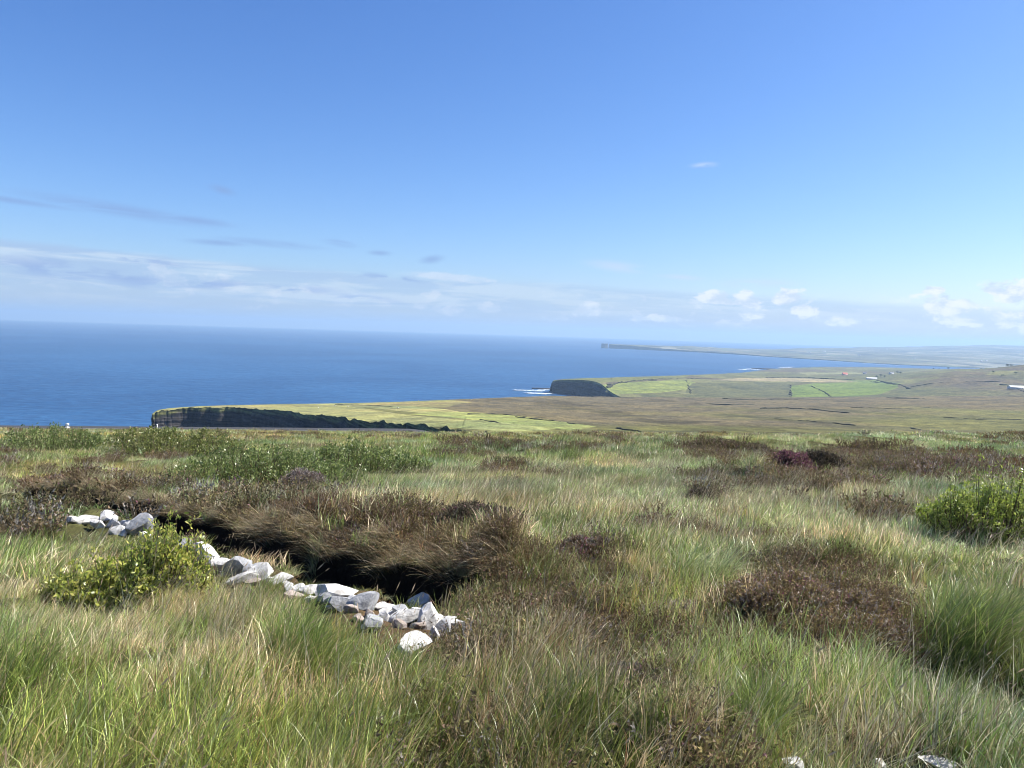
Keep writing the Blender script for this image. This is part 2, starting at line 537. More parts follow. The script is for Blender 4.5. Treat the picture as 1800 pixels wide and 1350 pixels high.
PALE = [(1100, 850, 330, 35), (1350, 870, 260, 40), (900, 870, 200, 40), (1280, 1000, 130, 35), (1640, 860, 120, 22), (1500, 960, 220, 60), (1600, 770, 250, 8), (1000, 900, 300, 30), (1500, 790, 200, 9)]
STRAW = [(120, 1060, 160, 60), (300, 1100, 260, 90), (400, 1200, 240, 90), (1600, 1260, 160, 80), (1720, 1300, 120, 50), (1400, 900, 260, 60), (1100, 930, 150, 40),
         (700, 930, 260, 45), (930, 1130, 120, 50), (760, 1230, 120, 60), (140, 1010, 120, 40)]
GOLD = [(300, 768, 400, 12), (800, 775, 300, 12), (200, 830, 260, 14), (1100, 765, 200, 6), (450, 860, 200, 16)]
LOW = [(200, 1075, 170, 40), (720, 1150, 140, 50), (560, 1080, 120, 40), (400, 1040, 100, 30), (300, 830, 420, 30), (1720, 985, 140, 25), (1520, 1345, 240, 40), (190, 950, 120, 25)]
RUST = [(690, 1095, 130, 36), (740, 1125, 70, 34), (500, 1030, 70, 14), (400, 1010, 50, 12)]
BUSHES = [  # name-like keys only; px centre, base py, half-width px, height px, depth/width, leaf length, leaves, seed, palette
    (208, 1062, 152, 104, 0.42, 0.044, 14000, 1, 'yellow'), (1775, 962, 140, 108, 0.60, 0.050, 12000, 2, 'green'),
    (70, 806, 100, 52, 0.7, 0.095, 6000, 3, 'dark'), (285, 814, 125, 60, 0.7, 0.095, 7500, 4, 'olive'), (440, 862, 190, 84, 0.6, 0.075, 13000, 5, 'dark'),
    (625, 842, 135, 66, 0.7, 0.085, 9000, 6, 'dark')]
PAT = {k: [Patch(*p, seed=i + 31 * j) for i, p in enumerate(v)] for j, (k, v) in enumerate(
    (('heather', HEATHER), ('green', GREEN), ('pale', PALE), ('straw', STRAW), ('gold', GOLD), ('rust', RUST), ('low', LOW)))}
BUSHP = []
for b in BUSHES:
    bx, by = (float(v) for v in on_plane(b[0], b[1] - 6))
    rx = b[2] * by / FPX
    BUSHP.append((bx, by + rx * b[4] * 0.45, rx, rx * b[4], b[3] * by / FPX))


def pmax(key, x, y, soft=0.35):
    r = np.zeros(np.shape(x))
    for p in PAT[key]:
        r = np.maximum(r, p.w(x, y, soft))
    return r


# low banks across the moor, as ridges
RIDGES = []
for pts, h, wd in (([(1000, 800), (1180, 790), (1340, 792)], 0.55, 2.4), ([(1330, 840), (1450, 838), (1600, 848), (1830, 845)], 0.50, 1.5),
                   ([(760, 803), (880, 800), (1000, 806), (1130, 812)], 0.30, 1.6), ([(-40, 872), (80, 876), (170, 880)], 0.25, 0.9),
                   ([(1450, 796), (1600, 784), (1830, 776)], 0.7, 3.5)):
    a = np.array(pts, float)
    RIDGES.append((np.stack(on_plane(a[:, 0], a[:, 1]), -1), h, wd))
MOUNDS = [(1440, 1130, 1.2, 0.9, 0.20), (1060, 1030, 1.3, 1.0, 0.22), (1232, 886, 0.45, 0.4, 0.22), (520, 866, 0.6, 0.5, 0.18), (500, 1180, 0.8, 0.7, 0.12), (1750, 1200, 0.7, 0.6, -0.30),
          (1250, 1030, 0.6, 0.5, 0.12)]
MOUNDW = []
for px, py, rx, ry, h in MOUNDS:
    mx, my = (float(v) for v in on_plane(px, py))
    MOUNDW.append((mx, my + ry * 0.6, rx, ry, h))
ROAD_Y0, ROAD_SL = 111.0, -0.035


def road_y(x):
    return ROAD_Y0 + ROAD_SL * x + 0.0012 * np.maximum(x + 20, 0) ** 2


def ditch(x, y):
    q, sg, t = poly_dist(x, y, RIM)
    s = q * sg
    fade = sstep(t, 0.0, 0.10) * (1 - sstep(t, 0.93, 1.0))
    cut = np.where((s > -0.02), 1, 0) * 1.0
    wd = 0.72 + 0.45 * t
    prof = -0.85 * sstep(s, -0.02, 0.14) * (1 - sstep(s, wd - 0.12, wd + 0.14))
    q2, sg2, t2 = poly_dist(x, y, RIMB)
    sb = q2 * sg2
    fb = sstep(t2, 0.0, 0.10) * (1 - sstep(t2, 0.94, 1.0))
    bank = 0.44 * sstep(sb, wd - 0.05, wd + 0.8) * (1 - sstep(sb, wd + 0.8, wd + 3.0))
    bank = bank * (0.75 + 0.5 * fbm(x * 0.9, y * 0.9, 77, 3)) * (0.30 + 0.70 * sstep(t2, 0.34, 0.62)) * (0.12 + 0.88 * fb)
    near = 0.10 * sstep(s, -1.1, -0.25) * (1 - sstep(s, -0.25, 0.0))
    return prof * fade, bank, near * fade, s, t, wd, fade, sb, fb, t2


def fz(x, y):
    x = np.asarray(x, float); y = np.asarray(y, float)
    z = plane_z(x, y)
    d = np.hypot(x, y)
    n = (fbm(x * 0.22, y * 0.22, 1, 3) - 0.5) * 0.42 + (fbm(x * 1.1, y * 1.1, 5, 3) - 0.5) * 0.26 * sstep(d, 1.5, 5)
    n = n + (fbm(x * 0.05, y * 0.05, 9, 3) - 0.5) * 0.55 * sstep(d, 12, 40) + (fbm(x * 2.6, y * 2.6, 6, 2) - 0.5) * 0.27 * sstep(d, 1.5, 4) * (1 - sstep(d, 18, 40))
    flat = 1 - sstep(np.abs(y - road_y(x)), 3.5, 9) * 1.0
    z = z + n * (1 - flat)
    cutp, bank, near, s, t, wd, fade, sb, fb, tb = ditch(x, y)
    z = z + cutp + bank + near
    for L, h, w in RIDGES:
        q, sg, tt = poly_dist(x, y, L)
        z = z + h * np.exp(-(q / w) ** 2) * (0.5 + fbm(x * 0.5, y * 0.5, 12, 3))
    for mx, my, rx, ry, h in MOUNDW:
        z = z + h * np.exp(-((x - mx) / rx) ** 2 - ((y - my) / ry) ** 2)
    # heather stands on little hummocks
    # past the road the land falls to the cliff
    o = np.maximum(y - road_y(x) - 3.6, 0)
    z = z - 0.012 * o ** 2 - 0.10 * o
    return z


def hit(px, py, dmax=130):
    """first point of the hillside on the line of sight through (px, py)"""
    r = ray(px, py)
    dd = np.concatenate([np.linspace(1.5, 20, 900), np.linspace(20, dmax, 1200)])
    p = r[None, :] * (dd / r[1])[:, None]
    g = p[:, 2] + CAM_H - fz(p[:, 0], p[:, 1])
    i = int(np.argmax(g < 0))
    return np.array([p[i, 0], p[i, 1], p[i, 2] + CAM_H])


# ------------------------------------------------------------------ ground: one sheet from behind the camera to past the road
def build_ground():
    a1 = np.radians(np.linspace(-46, 46, 430)); a0 = np.radians(np.linspace(-120, -47, 40)); a2 = np.radians(np.linspace(47, 120, 40))
    a = np.concatenate([a0, a1, a2])
    r = np.concatenate([np.linspace(0.3, 4, 12), np.exp(np.linspace(math.log(4.2), math.log(215), 400))])
    R, A = np.meshgrid(r, a, indexing='ij')
    X = R * np.sin(A); Y = R * np.cos(A) - 4.0
    Z = fz(X, Y)
    cutp, bank, near, s, t, wd, fade, sb, fb, tb = ditch(X, Y)
    he = np.maximum(pmax('heather', X, Y), sstep(sb, wd + 0.1, wd + 0.4) * (1 - sstep(sb, wd + 1.2, wd + 2.0)) * sstep(fb, 0.0, 0.3)); ru = pmax('rust', X, Y); go = pmax('gold', X, Y)
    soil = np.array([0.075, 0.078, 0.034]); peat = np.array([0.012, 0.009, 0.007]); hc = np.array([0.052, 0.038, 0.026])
    rc = np.array([0.075, 0.052, 0.032]); gc = np.array([0.13, 0.115, 0.04])
    C = np.tile(soil, X.shape + (1,))
    for wgt, cc in ((go, gc), (he, hc), (ru, rc)):
        C = C * (1 - wgt[..., None]) + cc * wgt[..., None]
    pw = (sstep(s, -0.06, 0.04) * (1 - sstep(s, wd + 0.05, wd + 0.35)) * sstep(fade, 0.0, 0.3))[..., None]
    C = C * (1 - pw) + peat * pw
    me = mesh('ground', np.stack([X, Y, Z], -1).reshape(-1, 3), grid_faces(*X.shape, flip=True), C.reshape(-1, 3), smooth=True)
    obj('ground', me, M_ground, kind='structure')


build_ground()


def build_road():
    x = np.linspace(-150, -4, 140)
    yc = road_y(x)
    sink = 1.2 * sstep(x, -16, -6)
    prof = [(-3.6, 0.02), (-3.0, 0.25), (-2.8, 0.34), (0, 0.40), (2.8, 0.42), (3.0, 0.42), (3.5, 0.1)]
    V = []
    for off, h in prof:
        V.append(np.stack([x, yc + off, plane_z(x, yc) + h - off * 0.075 - sink], -1))
    V = np.stack(V)
    me = mesh('road', V.reshape(-1, 3), grid_faces(len(prof), len(x)), smooth=False)
    rd = obj('road', me, M_asphalt, kind='structure')
    # pale edge line, a thin sheet on the tarmac
    e = []
    for off in (-2.62, -2.48):
        e.append(np.stack([x, yc + off, plane_z(x, yc) + 0.352 - off * 0.075 + (off + 2.8) * 0.02 - sink], -1))
    e = np.stack(e)
    obj('edge_line', mesh('edge_line', e.reshape(-1, 3), grid_faces(2, len(x)), np.array([0.55, 0.53, 0.48])), M_vc, parent=rd)


build_road()


# ------------------------------------------------------------------ far land as sheets between lines of places
def sheet(table, npx, nrow, vpow=1.0):
    """table: {px: [(py,d), ...]} from near to far. Returns world grid [row, col, 3] and the px of its columns"""
    keys = sorted(table)
    nk = max(len(v) for v in table.values())
    pts = []
    for k in keys:
        row = table[k]
        w = np.array([P(k, py, d) for py, d in row])
        if len(row) != nk:
            t = np.linspace(0, 1, len(row)); tt = np.linspace(0, 1, nk)
            w = np.stack([np.interp(tt, t, w[:, i]) for i in range(3)], -1)
        pts.append(w)
    pts = np.array(pts)                                           # [key, ctrl, 3]
    px = np.linspace(keys[0], keys[-1], npx)
    g = np.stack([np.stack([np.interp(px, keys, pts[:, j, i]) for i in range(3)], -1) for j in range(nk)])   # [ctrl, col, 3]
    ker = np.array([1, 2, 3, 4, 3, 2, 1.]); ker /= ker.sum()
    gp = np.concatenate([np.repeat(g[:, :1], 3, 1), g, np.repeat(g[:, -1:], 3, 1)], 1)
    gs = sum(ker[i] * gp[:, i:i + npx] for i in range(7))
    gs[:, 0] = g[:, 0]; gs[:, -1] = g[:, -1]
    v = np.linspace(0, 1, nrow) ** vpow * (nk - 1)
    i = np.clip(v.astype(int), 0, nk - 2); f = (v - i)[:, None, None]
    # Catmull-Rom down the rows
    p1 = gs[i]; p2 = gs[i + 1]; p0 = gs[np.maximum(i - 1, 0)]; p3 = gs[np.minimum(i + 2, nk - 1)]
    G = 0.5 * (2 * p1 + (p2 - p0) * f + (2 * p0 - 5 * p1 + 4 * p2 - p3) * f ** 2 + (3 * p1 - p0 - 3 * p2 + p3) * f ** 3)
    return G, px


def in_poly(px, py, poly):
    r = np.zeros(px.shape, bool)
    n = len(poly)
    for i in range(n):
        x1, y1 = poly[i]; x2, y2 = poly[(i + 1) % n]
        c = ((y1 > py) != (y2 > py)) & (px < (x2 - x1) * (py - y1) / (y2 - y1 + 1e-9) + x1)
        r ^= c
    return r


def colour_land(G, base, fields):
    """colour of each point: the base colour function, then the fields whose corners were found in the photograph"""
    C = base(G)
    u, v = project(G)
    for poly, c in fields:
        m = in_poly(u, v, poly)
        C[m] = np.array(c)
    return C


def cliff(edge, name, drop_to, rows, lean, amp, seed, veg=0.25, kind='structure', rock=(0.034, 0.033, 0.034), grass=(0.075, 0.085, 0.03), outward=-1):
    """rock face hanging from a line of edge points down to the sea"""
    n = len(edge)
    tan = np.gradient(edge[:, :2], axis=0); tan /= np.linalg.norm(tan, axis=1)[:, None] + 1e-9
    nor = np.stack([tan[:, 1], -tan[:, 0]], -1) * -outward
    L = np.concatenate([[0], np.cumsum(np.hypot(*np.diff(edge[:, :2], axis=0).T))])
    V = np.zeros((rows, n, 3)); C = np.zeros((rows, n, 3))
    for k in range(rows):
        f = (k / (rows - 1)) ** 1.3
        z = edge[:, 2] * (1 - f) + drop_to * f
        hh = edge[:, 2] - z
        rr = (fbm(L * 0.035, z * 0.02, seed, 4) - 0.5) * 2.2 + (fbm(L * 0.09, z * 0.10, seed + 5, 3) - 0.5) * 0.7 + (vnoise(L * 0.004 + 3.3, z * 0.34, seed + 8) - 0.5) * 0.9
        off = lean * hh + amp * rr * sstep(hh, 0, 6)
        V[k] = np.stack([edge[:, 0] + nor[:, 0] * off, edge[:, 1] + nor[:, 1] * off, z], -1)
        vg = 1 - sstep(hh + (fbm(L * 0.09, z * 0.1, seed + 3, 4) - 0.5) * 26 * veg, 12 * veg, 30 * veg)
        C[k] = np.array(rock) * (1 - vg[:, None]) + np.array(grass) * vg[:, None]
    me = mesh(name, V.reshape(-1, 3), grid_faces(rows, n, flip=(outward > 0)), C.reshape(-1, 3), smooth=True)
    return obj(name, me, M_cliff, kind=kind)


BROWN = np.array([0.122, 0.102, 0.060]); OLIVE = np.array([0.130, 0.128, 0.050]); GRAZE = np.array([0.235, 0.230, 0.098]); FIELD = np.array([0.15, 0.27, 0.055])


def build_moor():
    T = {268: [(728, 620), (727, 628)], 276: [(723.5, 624), (721, 640)], 300: [(719.5, 632), (717.5, 655)], 350: [(717, 640), (714, 690)], 420: [(717, 625), (711.8, 740)],
         470: [(719.5, 590), (710.8, 770)], 500: [(722, 560), (710.2, 790)], 560: [(730.5, 490), (709.5, 820)], 620: [(737, 430), (708.5, 850)], 700: [(744, 370), (706.3, 890)],
         800: [(753, 300), (741, 370), (728, 510), (713, 720), (702, 960)], 900: [(770, 165), (753, 265), (735, 480), (715, 790), (698.3, 1100)],
         975: [(780, 150), (756, 300), (735, 520), (715, 850), (695.6, 1250)], 1060: [(790, 140), (758, 320), (737, 540), (715, 900), (698, 1330)],
         1200: [(795, 132), (760, 330), (738, 560), (715, 930), (698.8, 1400)], 1400: [(795, 132), (761, 335), (738, 560), (715, 930), (698.8, 1410)],
         1600: [(795, 132), (762, 335), (738, 560), (714, 930), (697.5, 1410)], 1800: [(795, 132), (760, 335), (736, 560), (712, 930), (695, 1410)],
         2300: [(795, 132), (756, 335), (730, 560), (705, 930), (688, 1410)]}
    G, px = sheet(T, 900, 170)
    X, Y = G[..., 0], G[..., 1]
    inner = np.ones(X.shape); inner[0] = 0; inner[-1] = 0
    G[..., 2] += ((fbm(X * 0.012, Y * 0.012, 40, 4) - 0.5) * 3.2 + (fbm(X * 0.06, Y * 0.06, 44, 3) - 0.5) * 1.2) * sstep(Y, 150, 420) * inner * np.where(px < 820, 0.25, 1)[None, :]

    def base(g):
        x, y = g[..., 0], g[..., 1]
        n = fbm(x * 0.006, y * 0.0022, 50, 4); n2 = fbm(x * 0.02, y * 0.006, 54, 4)
        w = sstep(n + (720 - y) / 1200 + 0.35 * (n2 - 0.5), 0.36, 0.66)[..., None]
        c = BROWN * (1 - w) + OLIVE * w
        s = sstep(n2, 0.55, 0.75)[..., None]
        return c * (1 - 0.35 * s)
    L0 = np.arange(len(px)) * 2.26
    k0 = (px < 905) & (px > 270)
    nz0 = (fbm(L0 * 0.06, L0 * 0, 61, 4) - 0.5) * k0
    nz1 = (fbm(L0 * 0.16, L0 * 0 + 5, 65, 4) - 0.5) * k0
    for rr_ in range(60):
        f_ = math.exp(-rr_ / 14.0)
        G[rr_, :, 1] += nz0 * 13 * f_
        G[rr_, :, 2] += nz1 * 2.6 * math.exp(-rr_ / 3.0)
    u0, v0 = project(G)
    jit = (fbm(X * 0.02, Y * 0.02, 60, 3) - 0.5)
    fields = [([(255, 735), (268, 722), (350, 709), (500, 705), (640, 709.5), (690, 712.5), (760, 716), (800, 722), (820, 728), (760, 727), (700, 722), (640, 716), (640, 718), (720, 730),
                (800, 737), (900, 742), (1000, 753), (900, 760), (800, 752), (620, 745), (500, 730), (400, 722)], GRAZE),
              ([(760, 722), (830, 724.5), (900, 730), (980, 740), (1050, 750), (1000, 756), (870, 741), (780, 733), (720, 728)], GRAZE * np.array([0.92, 1.0, 0.85])),
              ([(600, 709.2), (700, 706), (790, 702.5), (830, 707), (780, 716), (700, 713)], np.array([0.21, 0.19, 0.085]))]
    C = base(G)
    for poly, c in fields:
        m = in_poly(u0 + jit * 14, v0 + jit * 2.0, poly)
        C[m] = c * (0.80 + 0.4 * fbm(X * 0.03, Y * 0.012, 66, 4)[m][:, None]) * (1 + (fbm(X * 0.012, Y * 0.012, 68, 3)[m][:, None] - 0.5) * np.array([0.5, 0.1, 0.2]))
    me = mesh('moorland', G.reshape(-1, 3), grid_faces(*X.shape), C.reshape(-1, 3), smooth=True)
    obj('moorland', me, M_land, kind='structure')
    k = px < 905
    # resample the edge finely so that the rock breaks up
    e = G[0, k]; n = 620
    t = np.linspace(0, len(e) - 1, n)
    e = np.stack([np.interp(t, np.arange(len(e)), e[:, i]) for i in range(3)], -1)
    cliff(e, 'cliff', -2.0, 60, 0.12, 3.4, 200, veg=0.15, grass=(0.10, 0.11, 0.045))
    b = G[-1, px < 1100]
    cliff(b, 'cliff', -2.0, 10, 0.1, 2.0, 210, outward=1)
    tip = np.stack([G[:, 0, i] for i in range(3)], -1)
    cliff(tip[::6], 'cliff', -2.0, 24, 0.08, 1.0, 215, outward=1)
    return G, px


def build_fields_land():
    T = {972: [(670, 1900), (669, 1915)], 978: [(668.4, 1890), (667.6, 1930)], 990: [(667.6, 1870), (666.3, 1980)], 1015: [(667.6, 1840), (665.2, 2050)], 1038: [(669, 1780), (664.5, 2120)],
         1050: [(672, 1720), (669, 1850), (666, 2000), (664.2, 2160)], 1060: [(677, 1660), (671, 1800), (667, 1980), (664, 2200)], 1072: [(688, 1560), (679, 1740), (670, 1950), (663.7, 2240)],
         1090: [(698, 1460), (686, 1640), (671, 1920), (663, 2300)], 1200: [(701, 1425), (690, 1620), (671, 2000), (659.8, 2650)], 1300: [(702, 1425), (691, 1650), (669, 2200), (655.5, 3200)],
         1345: [(702, 1425), (691, 1680), (667, 2400), (650.0, 3650)], 1380: [(702, 1425), (691, 1700), (666, 2450), (646.8, 4000)], 1450: [(702, 1425), (691, 1720), (666, 2500), (645, 4250)],
         1540: [(701.5, 1425), (690, 1720), (664, 2500), (645.3, 4400)], 1600: [(701, 1425), (686, 1720), (659, 2450), (647, 4400)],
         1637: [(700.5, 1425), (682, 1720), (655, 2350), (648.2, 4400)], 1680: [(700.5, 1425), (678, 1720), (650, 2300), (650, 4300)], 1725: [(700, 1425), (675, 1720), (648.6, 2300), (653, 4200)],
         1760: [(699, 1425), (673, 1720), (645.5, 2300), (655, 4100)], 1800: [(698, 1425), (671, 1720), (641, 2300), (656, 4000)], 2000: [(694, 1425), (662, 1720), (618, 2300), (650, 4000)],
         2300: [(690, 1425), (652, 1720), (600, 2300), (640, 4000)]}
    G, px = sheet(T, 760, 150, 1.25)
    X, Y = G[..., 0], G[..., 1]
    inner = np.ones(X.shape); inner[0] = 0; inner[-1] = 0
    G[..., 2] += ((fbm(X * 0.007, Y * 0.007, 70, 4) - 0.5) * 5 + (fbm(X * 0.03, Y * 0.03, 74, 3) - 0.5) * 2.0) * inner * np.where(px < 1075, 0.2, 1)[None, :]

    def base(g):
        x, y = g[..., 0], g[..., 1]
        n = fbm(x * 0.0045, y * 0.002, 80, 4)[..., None]; n2 = fbm(x * 0.012, y * 0.005, 84, 4)[..., None]
        c = np.array([0.105, 0.108, 0.050]) * (1 - sstep(n, 0.4, 0.65)) + np.array([0.112, 0.094, 0.062]) * sstep(n, 0.4, 0.65)
        w = sstep(n2, 0.52, 0.64)
        return c * (1 - w) + np.array([0.145, 0.145, 0.066]) * w
    u0, v0 = project(G)
    jit = (fbm(X * 0.008, Y * 0.008, 90, 3) - 0.5)
    C = base(G)
    fields = [([(1060, 676), (1100, 672), (1200, 668), (1225, 672), (1215, 684), (1160, 690), (1080, 693), (1056, 688)], (0.175, 0.20, 0.062)),
              ([(985, 666), (1100, 661), (1220, 658), (1200, 664), (1080, 671), (1050, 674), (1000, 669)], (0.135, 0.14, 0.055)),
              ([(1215, 673), (1390, 674), (1390, 698), (1250, 697), (1205, 690)], (0.095, 0.098, 0.050)),
              ([(1245, 668.5), (1300, 664.5), (1370, 664.0), (1440, 666), (1500, 669), (1520, 671.5), (1440, 671.8), (1330, 669.5)], (0.26, 0.22, 0.13)),
              ([(1390, 678), (1430, 674), (1500, 671.8), (1555, 672.5), (1577, 676), (1578, 682), (1545, 693), (1500, 696.5), (1390, 697.5)], (0.122, 0.165, 0.044)),
              ([(1480, 669), (1540, 668), (1582, 674), (1575, 678), (1540, 674)], (0.13, 0.17, 0.06)),
              ([(1400, 655), (1500, 654), (1520, 657), (1420, 659)], (0.20, 0.20, 0.10))]
    for poly, c in fields:
        m = in_poly(u0 + jit * 5, v0 + jit * 0.8, poly)
        C[m] = np.array(c)
    me = mesh('farmland', G.reshape(-1, 3), grid_faces(*X.shape), C.reshape(-1, 3), smooth=True)
    obj('farmland', me, M_land, kind='structure')
    k = px < 1100
    e = G[0, k]; t = np.linspace(0, len(e) - 1, 320)
    e = np.stack([np.interp(t, np.arange(len(e)), e[:, i]) for i in range(3)], -1)
    cliff(e, 'cliff', -2.0, 44, 0.08, 6.5, 230, veg=0.24, grass=(0.11, 0.12, 0.05), rock=(0.034, 0.033, 0.034))
    b = G[-1, px < 1720]
    cliff(b, 'cliff', -2.0, 6, 0.3, 3.0, 240, outward=1)
    cliff(np.stack([G[::6, 0, i] for i in range(3)], -1), 'cliff', -2.0, 16, 0.10, 2.0, 245, outward=1)
    return G, px


def build_peninsula():
    T = {1071: [(605.2, 7950), (604.9, 8000), (604.8, 8060)], 1110: [(607.9, 7850), (606.6, 8000), (606.0, 8200)], 1150: [(611.6, 7650), (608.6, 8000), (607.3, 8300)],
         1225: [(617.5, 7350), (613, 7900), (609.5, 8600)], 1300: [(621.5, 6900), (617, 7800), (612.5, 9000)], 1350: [(626, 6450), (619, 7700), (612.8, 9200)],
         1450: [(632, 5900), (621, 7600), (611.8, 10000)], 1525: [(637.5, 5480), (623, 7500), (610, 11000)], 1600: [(641.5, 5250), (625, 7500), (609.3, 11700)],
         1665: [(644.6, 5160), (625.5, 7500), (608.3, 12200)], 1735: [(647, 5100), (626, 7500), (605.8, 12500)], 1800: [(649, 5050), (627, 7500), (607.2, 12500)],
         1950: [(653, 5000), (628, 7500), (605, 12500)], 2300: [(660, 4900), (630, 7500), (603, 12500)]}
    G, px = sheet(T, 420, 120)
    X, Y = G[..., 0], G[..., 1]
    inner = np.ones(X.shape); inner[0] = 0
    G[..., 2] += (fbm(X * 0.0016, Y * 0.0016, 95, 4) - 0.5) * 26 * inner * np.where(px < 1200, 0.15, 1)[None, :] * sstep(Y, 5200, 8000)
    # strips of fields
    sx = X * 0.0075 + (fbm(X * 0.001, Y * 0.001, 97, 3) - 0.5) * 3; sy = Y * 0.0030 + (fbm(X * 0.0012, Y * 0.0012, 98, 3) - 0.5) * 3
    cell = hash2(np.floor(sx), np.floor(sy), 5); cell2 = hash2(np.floor(sx), np.floor(sy), 6)
    pal = np.array([[0.13, 0.125, 0.075], [0.15, 0.145, 0.09], [0.115, 0.12, 0.075], [0.16, 0.165, 0.10], [0.20, 0.19, 0.13], [0.075, 0.078, 0.06], [0.14, 0.165, 0.09], [0.26, 0.25, 0.18]])
    C = pal[np.minimum((cell * 8).astype(int), 7)] * 0.75 * (0.85 + 0.3 * cell2[..., None])
    me = mesh('peninsula', G.reshape(-1, 3), grid_faces(*X.shape), C.reshape(-1, 3), smooth=True)
    obj('peninsula', me, M_land, kind='structure')
    e = G[0]; t = np.linspace(0, len(e) - 1, 500)
    e = np.stack([np.interp(t, np.arange(len(e)), e[:, i]) for i in range(3)], -1)
    cliff(e, 'cliff', -2.0, 8, 0.10, 4.0, 250, veg=0.05)
    cliff(np.stack([G[::10, 0, i] for i in range(3)], -1), 'cliff', -2.0, 8, 0.05, 2.0, 255, outward=1)
    cliff(G[-1, px < 1400], 'cliff', -2.0, 5, 0.3, 2.0, 257, outward=1)
    return G, px


def build_sea():
    n = 180; rr = [0.0, 400, 900, 2000, 4000, 8000, 14000, 20000, 25000]
    a = np.linspace(0, 2 * math.pi, n + 1)
    V = np.stack([np.stack([r * np.sin(a), r * np.cos(a), np.zeros(n + 1)], -1) for r in np.maximum(rr, 1.0)])
    me = mesh('sea', V.reshape(-1, 3), grid_faces(len(rr), n + 1, flip=True), smooth=True)
    obj('sea', me, M_sea, kind='structure')


MOOR, MOORPX = build_moor()
FARM, FARMPX = build_fields_land()
PEN, PENPX = build_peninsula()
build_sea()


def surf_at(G, px, py):
    """the place on a land sheet that the photograph shows at (px, py), the nearest one first"""
    u, v = project(G)
    q = np.hypot((u - px), (v - py) * 3)
    i = np.unravel_index(np.argmin(q), q.shape)
    return G[i].copy()


def foam_patch(pts, seed, z=0.25, wid=14):
    """broken white water along a line of sea places"""
    L = np.array([P(px, py, (CAM_H) / ((ray(px, py)[2] / -ray(px, py)[1]))) for px, py in pts])
    t = np.linspace(0, len(L) - 1, 90)
    c = np.stack([np.interp(t, np.arange(len(L)), L[:, i]) for i in range(3)], -1)
    A = Acc(); r = np.random.default_rng(seed)
    for k in range(len(c) * 2):
        p = c[r.integers(len(c))]
        n = 9; an = np.linspace(0, 2 * math.pi, n, endpoint=False)
        w = wid * (0.12 + 0.75 * r.random() ** 2)
        rad = w * (0.55 + 0.6 * r.random(n))
        ox, oy = r.normal(0, wid * 0.35), r.normal(0, wid * 0.9)
        x = p[0] + ox + np.cos(an) * rad * 1.5; y = p[1] + oy + np.sin(an) * rad * 0.8
        zz = z + 0.004 * (k + 1) + np.zeros(n)
        V = np.concatenate([[[p[0] + ox, p[1] + oy, z + 0.25 + 0.004 * k]], np.stack([x, y, zz], -1)])
        F = np.array([[0, 1 + i, 1 + (i + 1) % n] for i in range(n)])
        A.add(V, F, (0.8, 0.82, 0.84))
    return A.mesh('surf')


for i, (pts, wid, lab) in enumerate((
        ([(905, 686), (925, 686.5), (950, 687), (970, 683)], 9, 'streak of white surf off the dark cliff of the headland'),
        ([(925, 691), (945, 692), (966, 692.5)], 9, 'white surf breaking over the low skerry under the headland'),
        ([(1303, 650), (1320, 648.6), (1335, 650.2)], 14, 'white surf around the low rocks past the farmland'),
        ([(1372, 646), (1395, 645.3)], 12, 'thin line of surf beyond the low coast'),
        ([(1230, 620.2), (1248, 621)], 14, 'small break of surf under the long low peninsula'),
        ([(1300, 624.4), (1330, 626.8), (1350, 628)], 10, 'line of surf along the peninsula shore'),
        ([(1430, 633.2), (1470, 635.6), (1535, 640), (1580, 643)], 12, 'long line of surf along the bay shore'))):
    obj('surf', foam_patch(pts, 300 + i, wid=wid), M_foam, label=lab, cat='surf', kind='stuff', group='breaking surf along the coast')


def rock_slab(name, cx, cy, rx, ry, h, seed, n=64, rows=10, label=None, cat=None, kind=None, base=-2.0, rock=(0.05, 0.047, 0.045), top=(0.10, 0.11, 0.06), ruined=0.15):
    a = np.linspace(0, 2 * math.pi, n, endpoint=False)
    r = 1 + (fbm(np.cos(a) * 2 + 5, np.sin(a) * 2 + 5, seed, 3) - 0.5) * 0.5
    V = []; C = []
    for k in range(rows):
        f = k / (rows - 1)
        j = 1 + (fbm(np.cos(a) * 5 + f * 6, np.sin(a) * 5 + f * 9, seed + 4, 3) - 0.5) * ruined - 0.06 * f
        V.append(np.stack([cx + rx * r * j * np.cos(a), cy + ry * r * j * np.sin(a), np.full(n, base + (h - base) * f) + (fbm(np.cos(a) * 3, np.sin(a) * 3, seed + 9, 2) - 0.5) * 0.12 * h * f], -1))
        C.append(np.tile(np.array(rock), (n, 1)))
    V.append(np.stack([cx + rx * 0.45 * r * np.cos(a), cy + ry * 0.45 * r * np.sin(a), np.full(n, h * 1.01)], -1)); C.append(np.tile(np.array(top), (n, 1)))
    V.append(np.tile(np.array([[cx, cy, h * 1.02]]), (n, 1))); C.append(np.tile(np.array(top), (n, 1)))
    V = np.array(V); C = np.array(C)
    R = len(V)
    i = np.arange(R - 1)[:, None] * n + np.arange(n)[None]; ip = np.arange(R - 1)[:, None] * n + (np.arange(n)[None] + 1) % n
    F = np.stack([i, ip, ip + n, i + n], -1).reshape(-1, 4)
    return obj(name, mesh(name, V.reshape(-1, 3), F, C.reshape(-1, 3)), M_cliff, label=label, cat=cat, kind=kind)


